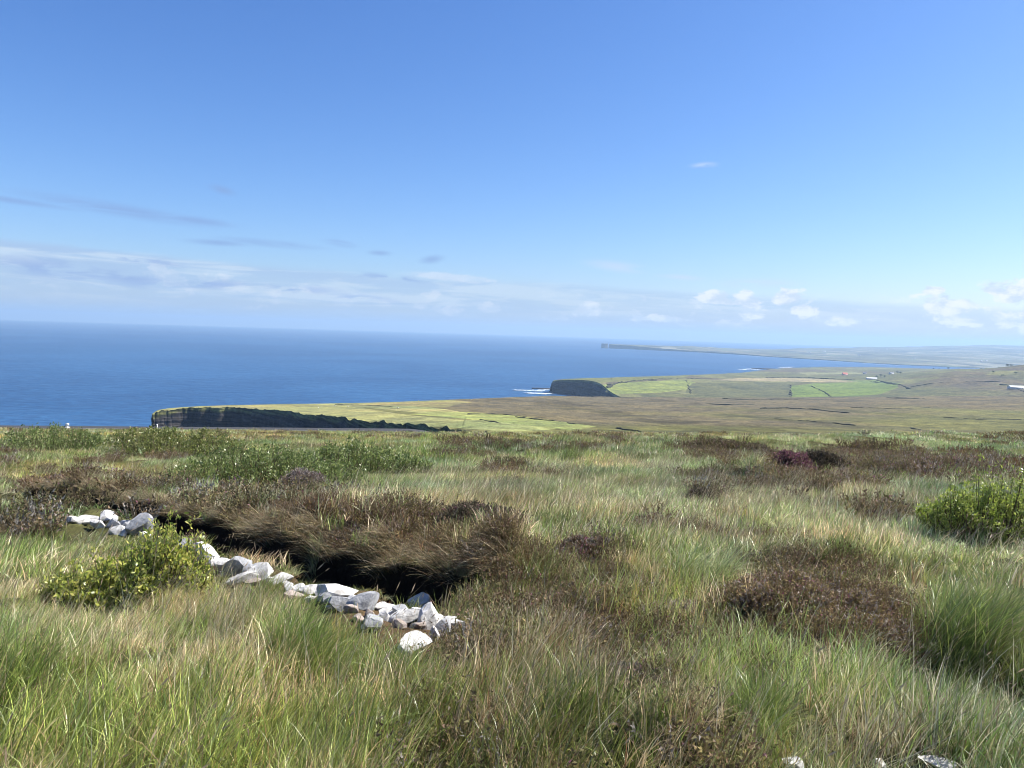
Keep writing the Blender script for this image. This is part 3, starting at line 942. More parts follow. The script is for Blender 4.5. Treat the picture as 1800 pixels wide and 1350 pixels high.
p = P(1062.5, 612, 7950)
rock_slab('sea_stack', p[0], p[1], 33, 40, 47, 1, label='square dark sea stack standing off the tip of the long peninsula', cat='sea stack', ruined=0.08, rock=(0.07, 0.066, 0.062))
p = P(953, 687.8, 2010)
rock_slab('skerry', p[0] + 6, p[1], 34, 9, 2.6, 2, label='flat black skerry in white surf at the foot of the headland', cat='rock', top=(0.03, 0.03, 0.03), rows=4)
p = P(1345, 648.6, 3800)
rock_slab('skerry', p[0], p[1], 60, 30, 4, 3, label='low dark rock at the water past the farmland', cat='rock', top=(0.035, 0.035, 0.035), rows=4)


def strip(name, pts, G, w, h, label, cat, seed, group=None, mat=None, gaps=0.0):
    """a lumpy ridge of scrub or sod along a line on the land"""
    L = np.array([surf_at(G, *q) for q in pts])
    seg = np.hypot(*np.diff(L[:, :2], axis=0).T).sum()
    w, h = w * 0.46, h * 0.60
    n = int(np.clip(seg / (w * 0.9), 14, 160))
    t = np.linspace(0, len(L) - 1, n)
    c = np.stack([np.interp(t, np.arange(len(L)), L[:, i]) for i in range(3)], -1)
    s = np.linspace(0, seg, n)
    wob = (fbm(s * 0.03, s * 0, seed, 3) - 0.5) * 6 * w
    tn = np.gradient(c[:, :2], axis=0); tn /= np.linalg.norm(tn, axis=1)[:, None] + 1e-9
    nr = np.stack([-tn[:, 1], tn[:, 0]], -1)
    hh = h * (0.25 + 1.5 * fbm(s * 0.12, s * 0 + 4, seed + 1, 3) ** 1.4)
    ww = w * (0.6 + 0.9 * fbm(s * 0.1, s * 0 + 9, seed + 2, 3))
    hh[0] = hh[-1] = 0.05
    V = []
    for a, b in ((-1, -1.0), (-0.85, 0.55), (-0.35, 0.95), (0.3, 1.0), (0.85, 0.6), (1, -1.0)):
        j = 1 + (fbm(s * 0.3, s * 0 + a * 7, seed + 3, 2) - 0.5) * 0.5
        zz = np.where(b < 0, -1.5, b * hh * j)
        V.append(np.stack([c[:, 0] + nr[:, 0] * (ww * a * 0.5 + wob), c[:, 1] + nr[:, 1] * (ww * a * 0.5 + wob), c[:, 2] + zz], -1))
    V = np.array(V)
    return obj(name, mesh(name, V.reshape(-1, 3), grid_faces(len(V), n)), mat or M_hedge, label=label, cat=cat, group=group)


for i, (pts, w, h, lab) in enumerate((
        ([(1425, 678), (1445, 687), (1462, 697)], 4, 2.2, 'thin dark hedge running down the middle of the bright green field'),
        ([(1390, 677), (1390.5, 687), (1391, 697)], 4, 2.6, 'short dark hedge along the near side of the bright green field'),
        ([(1345, 664), (1420, 664.5), (1490, 667), (1540, 671.5), (1585, 677)], 6, 3.2, 'long dark hedge above the tan stubble field'),
        ([(1208, 669), (1210, 678), (1216, 692)], 4, 2.4, 'broken hedge running down the slope of the headland'),
        ([(1060, 681), (1078, 675), (1100, 672), (1150, 669)], 10, 4.5, 'dark scrubby gully running inland from the dark cliff'),
        ([(1130, 668), (1170, 666.5), (1250, 665)], 7, 3.0, 'dark hedge on the crown of the headland'),
        ([(1600, 681), (1640, 674), (1700, 672), (1760, 671)], 5, 2.6, 'hedge winding across the rough hillside'),
        ([(1760, 676), (1790, 682), (1800, 690)], 5, 3.0, 'dark hedge below the long white farm building'),
        ([(1540, 669), (1580, 676), (1600, 684)], 5, 2.6, 'hedge between the green field and the hillside'))):
    strip('hedge', pts, FARM, w, h, lab, 'hedge', 400 + i, 'hedges of the farmland')
for i, (pts, w, h, lab) in enumerate((
        ([(1270, 701), (1350, 702.5), (1440, 704)], 5, 1.3, 'thin dark peat bank along the far edge of the bog'),
        ([(1560, 699.5), (1595, 700.5), (1626, 701.5)], 9, 2.2, 'short thick dark peat bank at the far edge of the bog'),
        ([(1345, 718.5), (1385, 718), (1425, 720), (1495, 726)], 6, 1.5, 'long dark peat bank across the middle of the bog'),
        ([(1360, 736), (1430, 741), (1505, 748.5)], 2.5, 0.9, 'dark drain bank slanting across the near bog'),
        ([(1600, 752), (1630, 759), (1662, 765.5)], 1.8, 0.8, 'dark drain bank just past the grassy crest'),
        ([(1660, 734), (1720, 737), (1800, 738)], 3, 0.9, 'faint dark bank in the bog under the hillside'),
        ([(1240, 710), (1290, 712), (1325, 711)], 7, 1.4, 'dark peat bank below the dark field'),
        ([(900, 733), (975, 740), (1015, 746)], 2.2, 0.8, 'dark bank along the edge of the bright pasture'),
        ([(1080, 753), (1110, 757), (1125, 759)], 2.0, 1.0, 'short dark bank beside the end of the pasture'),
        ([(820, 727), (880, 729), (930, 733)], 3.0, 0.9, 'dark bank between pasture and brown bog'),
        ([(590, 711), (640, 712.5), (690, 715)], 2.5, 0.8, 'dark bank at the back of the pasture'),
        ([(840, 737), (860, 740), (880, 744)], 1.8, 0.6, 'short drain bank inside the bright pasture'),
        ([(1500, 716), (1570, 719), (1640, 717)], 4, 0.9, 'faint long bank in the brown bog'))):
    strip('peat_bank', pts, MOOR, w, h, lab, 'peat bank', 430 + i, 'peat banks on the bog')


# ------------------------------------------------------------------ farm buildings and trees far off
def house(px, py, G, length, depth, wall_h, roof_h, rot, wallc, roofc, label, name='farmhouse', chimney=True, windows=4, group='farm buildings'):
    b = surf_at(G, px, py)
    root = obj(name, None, loc=tuple(b - np.array([0, 0, 0.3])), label=label, cat='house' if name != 'barn' else 'barn', group=group)
    root.rotation_euler = (0, 0, math.radians(rot))
    A = Acc(); A.box(0, 0, wall_h / 2, length, depth, wall_h, wallc)
    L, D = length / 2, depth / 2
    for s in (-1, 1):
        A.add([[s * L, -D, wall_h], [s * L, D, wall_h], [s * L, 0, wall_h + roof_h]], [[0, 1, 2]], wallc)
    obj('wall', A.mesh('wall'), M_vc, parent=root)
    A = Acc(); o = 0.4; e = 0.22
    for s in (-1, 1):
        A.add([[-L - o, s * (D + o), wall_h - o * roof_h / D], [L + o, s * (D + o), wall_h - o * roof_h / D], [L + o, 0, wall_h + roof_h + 0.05], [-L - o, 0, wall_h + roof_h + 0.05],
               [-L - o, s * (D + o), wall_h - o * roof_h / D + e], [L + o, s * (D + o), wall_h - o * roof_h / D + e], [L + o, 0, wall_h + roof_h + 0.05 + e], [-L - o, 0, wall_h + roof_h + 0.05 + e]],
              [[0, 1, 2, 3], [4, 5, 6, 7], [0, 1, 5, 4], [0, 3, 7, 4], [1, 2, 6, 5]], roofc)
    rf = obj('roof', A.mesh('roof'), M_vc, parent=root)
    if chimney:
        for s in (-1, 1):
            A = Acc(); A.box(s * (L - 0.8), 0, wall_h + roof_h + 0.5, 0.9, 0.6, 1.6, wallc)
            obj('chimney', A.mesh('chimney'), M_vc, parent=rf)
    for k in range(windows):
        x = -L + (k + 0.5) * length / windows
        A = Acc()
        if k == windows // 2:
            A.box(x, -D - 0.03, 1.05, 1.0, 0.1, 2.1, (0.10, 0.05, 0.04)); obj('door', A.mesh('door'), M_vc, parent=root)
        else:
            A.box(x, -D - 0.03, wall_h * 0.55, 1.1, 0.1, 1.2, (0.03, 0.035, 0.045)); obj('window', A.mesh('window'), M_vc, parent=root)
    return root


W = (0.58, 0.57, 0.55); GR = (0.14, 0.145, 0.16); RED = (0.42, 0.13, 0.09)
house(1485, 659.5, FARM, 19, 9, 4.5, 5.5, 8, (0.62, 0.42, 0.36), RED, 'farmhouse with a red roof beyond the green field')
house(1531, 667, FARM, 30, 9, 4.0, 2.4, -6, W, (0.5, 0.52, 0.54), 'long low white barn below the dark trees', name='barn', chimney=False, windows=5)
house(1566, 658, FARM, 16, 8, 5, 4, 15, W, GR, 'white farmhouse in front of the dark trees')
house(1520, 657, FARM, 12, 7, 4, 3.5, -10, W, GR, 'small white cottage between the red roof and the trees')
house(1788, 684, FARM, 34, 10, 4.5, 2.6, 4, W, (0.42, 0.43, 0.44), 'long white farm building on the hillside at the right edge', name='barn', chimney=False, windows=6)
house(1742, 651.5, FARM, 22, 8, 4, 2.5, -8, (0.60, 0.58, 0.55), (0.45, 0.45, 0.46), 'pale barn on the skyline of the near hill', name='barn', chimney=False)
far_houses = [(1422, 620.5, 'white cottage on the far peninsula, first from the sea'), (1449, 618.5, 'white cottage on the far peninsula above the bay'), (1560, 614, 'white house under the ridge of the far land'),
              (1608, 631, 'bright white house across the bay, above the shore'), (1726, 635.5, 'white house across the bay near the hillside'), (1733, 635, 'second white house across the bay near the hillside'),
              (1595, 609.5, 'house on the skyline of the far land'), (1512, 625, 'pale farm across the bay in the strip fields')]
for i, (px, py, lab) in enumerate(far_houses):
    house(px, py, PEN, 20, 9, 5, 4.5, (i * 37) % 50 - 25, W, (0.25, 0.26, 0.28), lab, windows=3, group='houses on the far peninsula')


def tree(px, py, G, h, w, seed, label, group):
    b = surf_at(G, px, py)
    r = np.random.default_rng(seed)
    root = obj('tree', None, loc=tuple(b - np.array([0, 0, 0.3])), label=label, cat='tree', group=group)
    A = Acc()
    k = 6; an = np.linspace(0, 2 * math.pi, k, endpoint=False)
    V = np.concatenate([np.stack([np.cos(an) * rr + ox, np.sin(an) * rr, np.full(k, z)], -1) for rr, z, ox in ((0.035 * h, 0, 0), (0.025 * h, 0.35 * h, 0.02 * h), (0.010 * h, 0.8 * h, 0.05 * h))])
    F = [[j * k + i, j * k + (i + 1) % k, (j + 1) * k + (i + 1) % k, (j + 1) * k + i] for j in range(2) for i in range(k)]
    A.add(V, F, (0.06, 0.05, 0.04)); obj('trunk', A.mesh('trunk'), M_bark, parent=root)
    n = 520
    cl = r.normal(0, 1, (9, 3)); cl /= np.linalg.norm(cl, axis=1)[:, None]
    cl = cl * np.array([w * 0.34, w * 0.34, h * 0.26]) * r.uniform(0.5, 1, (9, 1)) + np.array([0.1 * w, 0, h * 0.62])
    p = cl[r.integers(9, size=n)] + r.normal(0, 1, (n, 3)) * np.array([w * 0.13, w * 0.13, h * 0.10])
    s = r.uniform(0.025, 0.06, n) * h
    u = r.normal(0, 1, (n, 3)); u /= np.linalg.norm(u, axis=1)[:, None]
    v = np.cross(u, r.normal(0, 1, (n, 3))); v /= np.linalg.norm(v, axis=1)[:, None]
    Vq = np.stack([p - u * s[:, None], p + v * s[:, None] * 0.7, p + u * s[:, None], p - v * s[:, None] * 0.7], 1).reshape(-1, 3)
    Fq = np.arange(4 * n).reshape(-1, 4)
    c = np.array([0.045, 0.062, 0.026]) * r.uniform(0.6, 1.4, (n, 1))
    A = Acc(); A.add(Vq, Fq, np.repeat(c, 4, 0)); obj('crown', A.mesh('crown'), M_leaf, parent=root)


tl = [(1540, 664, 9, 11, 'leftmost dark tree behind the long white barn'), (1547, 663, 11, 12, 'tallest dark tree behind the long white barn'), (1555, 664, 9, 11, 'dark tree at the far end of the white barn'),
      (1577, 657, 11, 13, 'dark tree beside the white farmhouse'), (1583, 657.5, 10, 12, 'dark tree behind the white farmhouse'),
      (1640, 649.5, 7, 10, 'small tree on the skyline above the hillside, left one'), (1650, 649.5, 6, 9, 'small tree on the skyline above the hillside, right one'), (1667, 649, 8, 12, 'round tree on the skyline of the near hill'),
      (1724, 650, 8, 12, 'first tree of the row beside the pale barn'), (1731, 650.5, 9, 12, 'second tree of the row beside the pale barn'), (1756, 647.5, 7, 11, 'low tree past the pale barn'),
      (1770, 645, 10, 12, 'tallest tree on the skyline near the right edge'), (1777, 644.5, 8, 10, 'tree next to the tallest one near the right edge'), (1745, 656, 7, 11, 'bushy tree below the pale barn'),
      (1768, 655, 8, 13, 'bushy tree on the slope below the skyline trees'), (1785, 658, 8, 13, 'bushy tree on the slope near the right edge'), (1760, 662, 7, 12, 'lowest bushy tree on the slope near the right edge')]
for i, (px, py, h, w, lab) in enumerate(tl):
    tree(px, py, FARM, h, w, 500 + i, lab, 'trees around the farms')


def sheep(px, py, G, label, rot):
    b = surf_at(G, px, py)
    root = obj('sheep', None, loc=tuple(b), label=label, cat='sheep', group='sheep on the pasture')
    root.rotation_euler = (0, 0, rot)
    bpy_me = bpy.data.meshes.get('sheep_body')
    if bpy_me is None:
        A = Acc()
        n, rws = 10, 9
        a = np.linspace(0, 2 * math.pi, n, endpoint=False)
        prof = [(-0.62, 0.02, 0.72), (-0.58, 0.20, 0.70), (-0.4, 0.31, 0.66), (0, 0.34, 0.64), (0.35, 0.30, 0.66), (0.52, 0.20, 0.74), (0.62, 0.13, 0.88), (0.76, 0.11, 0.94), (0.92, 0.05, 0.88)]
        V = np.concatenate([np.stack([np.full(n, x), np.cos(a) * r, z + np.sin(a) * r], -1) for x, r, z in prof])
        F = [[j * n + i, j * n + (i + 1) % n, (j + 1) * n + (i + 1) % n, (j + 1) * n + i] for j in range(rws - 1) for i in range(n)]
        c = np.repeat(np.array([[0.72, 0.70, 0.64]] * 6 + [[0.1, 0.09, 0.08]] * 3), n, 0)
        A.add(V, F, c)
        for lx in (-0.38, 0.36):
            for ly in (-0.16, 0.16):
                k = 6; an = np.linspace(0, 2 * math.pi, k, endpoint=False)
                V = np.concatenate([np.stack([lx + ox + np.cos(an) * r, ly + np.sin(an) * r, np.full(k, z)], -1) for r, z, ox in ((0.10, 0.55, 0), (0.05, 0.3, 0.03), (0.045, 0.0, 0))])
                A.add(V, [[j * k + i, j * k + (i + 1) % k, (j + 1) * k + (i + 1) % k, (j + 1) * k + i] for j in range(2) for i in range(k)], (0.12, 0.1, 0.09))
        bpy_me = A.mesh('sheep_body', smooth=True)
        bpy_me.materials.append(M_vc)
    obj('body', bpy_me, parent=root)


for i, (px, py, lab) in enumerate(((590, 714, 'sheep at the back of the bright pasture'), (612, 715.5, 'sheep a little inland of the pasture edge'), (700, 718, 'sheep by the bare ground in the pasture'),
                                   (735, 704.5, 'sheep near the cliff edge beyond the pasture'), (782, 702.5, 'white sheep on the cliff edge at the start of the brown bog'),
                                   (830, 703, 'lone sheep on the brown bog by the cliff edge'), (560, 718, 'sheep in the middle of the bright pasture'))):
    sheep(px, py, MOOR, lab, i * 1.3)


# ------------------------------------------------------------------ roadside posts
def post(px, top_py, base_py, w, label, kind):
    x, y = (float(v) for v in on_plane(px, base_py))
    s = (ROAD_Y0 - 4.5) / y
    x, y = x * s, y * s
    y = float(road_y(np.array(x))) - 4.3
    z = float(fz(x, y))
    root = obj(kind, None, loc=(x, y, z - 0.05), label=label, cat='sign' if kind == 'road_sign' else 'post')
    h = (base_py - top_py) * y / FPX + 0.25
    A = Acc(); A.box(0, 0, h / 2, 0.14 if kind == 'marker_post' else 0.09, 0.10, h, (0.72, 0.72, 0.70)); obj('shaft', A.mesh('shaft'), M_vc, parent=root)
    if kind == 'road_sign':
        A = Acc(); A.box(0.0, -0.07, h - 0.22, w, 0.03, 0.42, (0.78, 0.78, 0.77)); obj('plate', A.mesh('plate'), M_vc, parent=root)
        A = Acc(); A.box(-0.03, -0.10, h * 0.35, w * 0.85, 0.5, 0.35, (0.62, 0.62, 0.6)); obj('foundation', A.mesh('foundation'), M_vc, parent=root)
    else:
        A = Acc(); A.box(0, -0.056, h - 0.2, 0.12, 0.012, 0.14, (0.05, 0.05, 0.06)); obj('reflector', A.mesh('reflector'), M_vc, parent=root)


post(101, 739, 749, 0.55, 'small white roadside sign on the left, against the sea', 'road_sign')
post(264.5, 740, 749.5, 0.3, 'slim white marker post at the tip of the dark cliff', 'marker_post')
post(290, 746, 751, 0.3, 'short white marker post in front of the dark cliff', 'marker_post')

# ------------------------------------------------------------------ foreground stones
ico_cache = {}


def ico(sub):
    if sub not in ico_cache:
        import bmesh
        bm = bmesh.new(); bmesh.ops.create_icosphere(bm, subdivisions=sub, radius=1.0)
        bm.verts.ensure_lookup_table()
        V = np.array([v.co[:] for v in bm.verts]); F = np.array([[v.index for v in f.verts] for f in bm.faces]); bm.free()
        ico_cache[sub] = (V, F)
    return ico_cache[sub]


def stone_mesh(seed, sx, sy, sz, cuts=11):
    V, F = ico(4)
    V = V.copy(); r = np.random.default_rng(seed)
    for k in range(cuts):
        n = r.normal(0, 1, 3); n /= np.linalg.norm(n)
        d = r.uniform(0.42, 0.74)
        h = V @ n - d
        V -= np.outer(np.maximum(h, 0) * 0.985, n)
    q = fbm(V[:, 0] * 2.6 + seed, V[:, 1] * 2.6 + V[:, 2] * 2.1, seed, 4) - 0.5
    q2 = fbm(V[:, 0] * 9 + seed, V[:, 1] * 9 + V[:, 2] * 8, seed + 3, 3) - 0.5
    V *= (1 + q * 0.12 + q2 * 0.05)[:, None]
    ext = np.abs(V).max(0)
    V = V / ext * np.array([sx, sy, sz])
    me = mesh('stone', V, F, smooth=True)
    me.set_sharp_from_angle(angle=math.radians(24))
    return me


STONES = [  # px, py centre, width, height, tilt, material, label
    (131, 914, 26, 14, 6, 0, 'small white stone at the far left end of the stone row'),
    (161, 914, 42, 15, -4, 0, 'long flat white stone second from the far left end of the row'),
    (186, 911, 32, 16, 12, 0, 'white stone third from the far left end of the row'),
    (211, 933, 38, 15, 4, 0, 'flat white stone low behind the yellow willow bush'),
    (222, 922, 24, 12, 0, 1, 'small grey-white stone left of the upright grey stone'),
    (245, 924, 34, 34, 10, 1, 'upright grey stone just above the yellow willow bush'),
    (364, 977, 42, 30, 30, 0, 'white stone slanting out of the right side of the willow bush'),
    (390, 996, 30, 24, 20, 0, 'white stone between the slanting stone and the round grey one'),
    (418, 997, 52, 38, 5, 1, 'large rounded grey stone beside the ditch near the willow bush'),
    (424, 1018, 48, 18, -14, 0, 'flat white stone leaning below the large rounded grey stone'),
    (459, 1009, 44, 32, -24, 0, 'pointed white stone right of the large rounded grey stone'),
    (490, 1018, 40, 19, -3, 0, 'smooth white block at the end of the upper group of stones'),
    (515, 1048, 32, 14, -12, 2, 'small low stone half sunk in brown grass at the gap in the row'),
    (541, 1036, 30, 18, 5, 0, 'white block at the start of the lower group of stones'),
    (591, 1040, 72, 27, 14, 0, 'longest white slab beside the ditch with a flat sloping top'),
    (598, 1062, 50, 24, 16, 1, 'weathered grey stone just below the longest white slab'),
    (641, 1060, 50, 28, -20, 1, 'grey streaked stone tilted up right of the longest slab'),
    (629, 1088, 20, 13, 10, 2, 'small pinkish stone in the brown moss'),
    (648, 1080, 20, 22, 5, 2, 'small upright pinkish stone below the tilted streaked stone'),
    (660, 1097, 34, 27, -8, 1, 'mottled grey stone low in the brown moss'),
    (688, 1072, 50, 19, 3, 0, 'flat white stone at the ditch edge in the lower group'),
    (716, 1085, 64, 26, -10, 0, 'broad white stone with a flat face above the brown moss'),
    (752, 1064, 56, 36, 28, 0, 'tallest pointed white stone at the lower end of the ditch'),
    (752, 1088, 40, 42, -18, 0, 'steep white stone leaning under the tallest pointed one'),
    (762, 1116, 18, 28, 8, 0, 'narrow white stone standing at the foot of the leaning stone'),
    (777, 1103, 32, 26, 4, 1, 'dark grey stone tucked in at the lower end of the row'),
    (801, 1097, 44, 16, -4, 0, 'flat white stone at the lower right end of the row'),
    (726, 1137, 56, 34, -12, 0, 'oval white stone lying alone below the row in the grass'),
    (1393, 1338, 48, 34, 4, 0, 'white stone peeping from the grass at the bottom, leftmost of three'),
    (1546, 1342, 40, 30, 10, 0, 'small white stone at the bottom, middle of three'),
    (1658, 1344, 88, 26, 8, 0, 'long white stone at the bottom, rightmost of three')]
INFILL = [(146, 918, 22), (172, 921, 24), (200, 921, 20), (232, 934, 22), (345, 966, 28), (376, 989, 24), (403, 1009, 26), (440, 1003, 24), (474, 1021, 26), (446, 1024, 22), (506, 1027, 20),
          (562, 1042, 24), (572, 1054, 26), (620, 1056, 26), (617, 1071, 22), (665, 1068, 24), (674, 1083, 26), (702, 1077, 28), (734, 1077, 26), (734, 1099, 24), (770, 1089, 26), (788, 1090, 24),
          (817, 1104, 20), (643, 1100, 18), (702, 1099, 22), (582, 1067, 20), (546, 1052, 22), (355, 985, 20), (256, 940, 18), (120, 911, 16), (526, 1036, 26), (512, 1036, 22), (328, 958, 24), (690, 1092, 18), (780, 1116, 18)]
for k_, (px_, py_, w_) in enumerate(INFILL):
    STONES.append((px_, py_, w_, w_ * (0.5 + 0.25 * ((k_ * 7) % 5) / 4), (k_ * 37) % 50 - 25, (0, 0, 1, 0, 2)[k_ % 5], 'small pale stone wedged between the larger stones of the row'))
SHORT = ['end stone of the row', 'long flat stone at the far left', 'third stone of the far left', 'flat stone behind the willow', 'small grey-white stone', 'upright grey stone', 'slanting white stone',
         'stone by the slanting one', 'large rounded grey stone', 'flat leaning stone', 'pointed white stone', 'smooth white block', 'low sunken stone', 'white block of the lower group',
         'longest white slab', 'weathered grey stone', 'tilted streaked stone', 'small pinkish stone', 'upright pinkish stone', 'mottled grey stone', 'flat ditch-edge stone', 'broad white stone',
         'tallest pointed stone', 'steep leaning stone', 'narrow white stone', 'dark grey stone', 'flat stone at the lower right end', 'oval white stone']
used_ = set()
for k_ in range(31, len(STONES)):
    q_ = STONES[k_]
    best_ = sorted(range(28), key=lambda m_: abs(STONES[m_][0] - q_[0]) + 1.5 * abs(STONES[m_][1] - q_[1]))
    for m_ in best_:
        dx_, dy_ = q_[0] - STONES[m_][0], q_[1] - STONES[m_][1]
        rel_ = ('right of' if dx_ > 0 else 'left of') if abs(dx_) > 1.6 * abs(dy_) else ('below' if dy_ > 0 else 'above')
        lab_ = 'small pale stone wedged just %s the %s' % (rel_, SHORT[m_])
        if lab_ not in used_:
            break
    used_.add(lab_)
    STONES[k_] = q_[:6] + (lab_,)
STONEW = []
for i, (px, py, w, h, tilt, mi, lab) in enumerate(STONES):
    b = hit(px, py + h * 0.42) if px < 900 else hit(px, py + h * 0.6)
    d = b[1]
    k_ = 1.30 if px < 900 else 1.0
    sx = w * d / FPX / 2 * k_; sz = h * d / FPX / 2 * k_ * 1.05
    r = random.Random(i)
    sy = sx * r.uniform(0.6, 0.95) if w < 60 else sx * 0.55
    me = stone_mesh(900 + i, sx, sy, sz, 10 + i % 5)
    c = P(px, py, d + sy * 0.5)
    c[2] = min(c[2], float(fz(c[0], c[1])) + sz * (0.55 if px < 900 else 0.42))
    o = obj('stone', me, M_stone[mi], label=lab, cat='stone', group='small stones wedged in the row' if i > 30 else 'white stones along the ditch' if px < 900 else 'white stones at the bottom edge', loc=tuple(c))
    o.rotation_euler = (r.uniform(-0.15, 0.15), math.radians(tilt) * 0.9, r.uniform(-0.3, 0.3))
    STONEW.append((c[0], c[1], max(sx, sy)))


# ------------------------------------------------------------------ blades, tufts, sprigs
def blades(r, n, rad, hlo, hhi, wid, spread, wind, curl, pal, palw, segs=3, base=None, jitter=0.33):
    """n bent tapering blades. Returns V, F(tri), C"""
    pal = np.asarray(pal, float)
    a = r.uniform(0, 2 * math.pi, n); rr = rad * np.sqrt(r.random(n))
    b0 = np.stack([np.cos(a) * rr, np.sin(a) * rr, np.full(n, -0.02)], -1) if base is None else base
    L = r.uniform(hlo, hhi, n)
    az = r.uniform(0, 2 * math.pi, n)
    th = np.abs(r.normal(0, spread, n))
    dx = np.cos(az) * np.sin(th) + wind[0] * r.uniform(0.4, 1.5, n); dy = np.sin(az) * np.sin(th) + wind[1] * r.uniform(0.4, 1.5, n)
    hor = np.stack([dx, dy], -1)
    p = b0.copy(); pts = [p]
    cu = curl * r.uniform(0.2, 1.6, n)
    for k in range(segs):
        f = (k + 0.3) / segs
        h = hor * (1 + cu * f * 2)[:, None]
        up = np.maximum(1.0 - cu * f * f * 1.1, -0.25)
        dv = np.concatenate([h, up[:, None]], -1)
        dv /= np.linalg.norm(dv, axis=1)[:, None]
        p = p + dv * (L / segs)[:, None]
        pts.append(p)
    pts = np.stack(pts, 1)                                   # n, segs+1, 3
    wa = r.uniform(0, math.pi, n)
    wd = np.stack([np.cos(wa), np.sin(wa), r.normal(0, 0.15, n)], -1)
    ww = wid * r.uniform(0.6, 1.4, n)
    V = []; 
    for k in range(segs):
        t = (1 - 0.75 * (k / segs) ** 1.5)
        o = wd * (ww * t * 0.5)[:, None]
        V.append(pts[:, k] - o); V.append(pts[:, k] + o)
    V.append(pts[:, segs])
    V = np.stack(V, 1)                                        # n, 2*segs+1, 3
    m = 2 * segs + 1
    f = []
    for k in range(segs - 1):
        f += [[2 * k, 2 * k + 1, 2 * k + 3], [2 * k, 2 * k + 3, 2 * k + 2]]
    f.append([2 * segs - 2, 2 * segs - 1, 2 * segs])
    F = (np.array(f)[None] + (np.arange(n) * m)[:, None, None]).reshape(-1, 3)
    pal = pal * 1.68
    ci = r.choice(len(pal), n, p=np.asarray(palw) / np.sum(palw))
    c = pal[ci] * r.uniform(1 - jitter * 1.5, 1 + jitter * 1.5, (n, 1)) * r.uniform(0.94, 1.06, (n, 3))
    return V.reshape(-1, 3), F, np.repeat(c, m, 0), pts


def seed_heads(A, r, pts, size, c):
    """thin spindle at each stem's tip"""
    tip = pts[:, -1]; d = tip - pts[:, -2]; d /= np.linalg.norm(d, axis=1)[:, None] + 1e-9
    n = len(tip)
    side = np.cross(d, r.normal(0, 1, (n, 3))); side /= np.linalg.norm(side, axis=1)[:, None] + 1e-9
    L = size * r.uniform(0.7, 1.4, n)[:, None]
    V = np.stack([tip - d * L * 0.6, tip + side * L * 0.07, tip + d * L * 0.6, tip - side * L * 0.07], 1).reshape(-1, 3)
    A.add(V, np.arange(4 * n).reshape(-1, 4), np.repeat(np.asarray(c) * r.uniform(0.8, 1.2, (n, 1)), 4, 0))


def sprigs(r, n, base, dirs, L, wid, cs, ctop, topf, leaf, nl=6):
    """heather: n stiff stems with small leaves and flower tips. base, dirs: (n,3)"""
    A = Acc()
    side = np.cross(dirs, r.normal(0, 1, (n, 3))); side /= np.linalg.norm(side, axis=1)[:, None] + 1e-9
    tip = base + dirs * L[:, None]
    V = np.stack([base - side * wid, base + side * wid, tip], 1).reshape(-1, 3)
    c0 = cs[r.integers(len(cs), size=n)] * r.uniform(0.7, 1.35, (n, 1))
    A.add(V, np.arange(3 * n).reshape(-1, 3), np.repeat(c0, 3, 0))
    fl = r.random(n) < topf
    for k in range(nl):
        f = 0.40 + 0.62 * (k + r.random(n)) / nl
        p = base + dirs * (L * f)[:, None]
        q = r.normal(0, 1, (n, 3)) + dirs * 1.2; q /= np.linalg.norm(q, axis=1)[:, None]
        s2 = np.cross(q, r.normal(0, 1, (n, 3))); s2 /= np.linalg.norm(s2, axis=1)[:, None] + 1e-9
        l = leaf * r.uniform(0.6, 1.5, n)[:, None]
        V = np.stack([p - s2 * l * 0.22, p + q * l * 0.6 + s2 * l * 0.10, p + q * l], 1)
        V = np.stack([p - s2 * l * 0.25, p + s2 * l * 0.25, p + q * l], 1).reshape(-1, 3)
        ct = ctop[r.integers(len(ctop), size=n)]
        c = np.where((fl & (k >= nl - 2))[:, None], ct, c0 * r.uniform(0.75, 1.35, (n, 1)))
        A.add(V, np.arange(3 * n).reshape(-1, 3), np.repeat(c, 3, 0))
    return A


G1 = (0.092, 0.130, 0.028); G2 = (0.132, 0.172, 0.045); G3 = (0.058, 0.088, 0.022); G4 = (0.17, 0.20, 0.05); PG = (0.24, 0.27, 0.125); PG2 = (0.20, 0.235, 0.10)
ST = (0.36, 0.305, 0.18); ST2 = (0.255, 0.205, 0.112); ST3 = (0.46, 0.41, 0.28); BR = (0.135, 0.085, 0.042); RU = (0.175, 0.092, 0.042); GO = (0.24, 0.195, 0.055); DK = (0.055, 0.055, 0.026)
HB = np.array([[0.135, 0.098, 0.060], [0.120, 0.105, 0.044], [0.165, 0.112, 0.062], [0.165, 0.132, 0.052], [0.22, 0.19, 0.16]])
HF = np.array([[0.27, 0.10, 0.145], [0.22, 0.11, 0.12], [0.17, 0.10, 0.075], [0.20, 0.13, 0.095]])
PALS = {  # palette: colours, weights
    'green': ([G1, G2, G3, G4, ST2], [4, 4, 2, 2, 1]), 'mixed': ([G1, G2, ST2, ST, BR, PG2, G4], [3, 3.5, 1.3, 1.8, 0.6, 3, 2]), 'pale': ([PG, PG2, G2, ST, ST3], [4, 4, 2, 1.5, 1]),
    'straw': ([ST, ST2, ST3, G2, BR], [4, 3, 1.5, 2, 1]), 'gold': ([GO, G4, ST2, G1, BR], [4, 2, 2, 1.5, 1]), 'rust': ([RU, BR, ST2, GO], [4, 2, 1.5, 1])}
KIND = ['green', 'mixed', 'pale', 'straw', 'gold', 'rust']


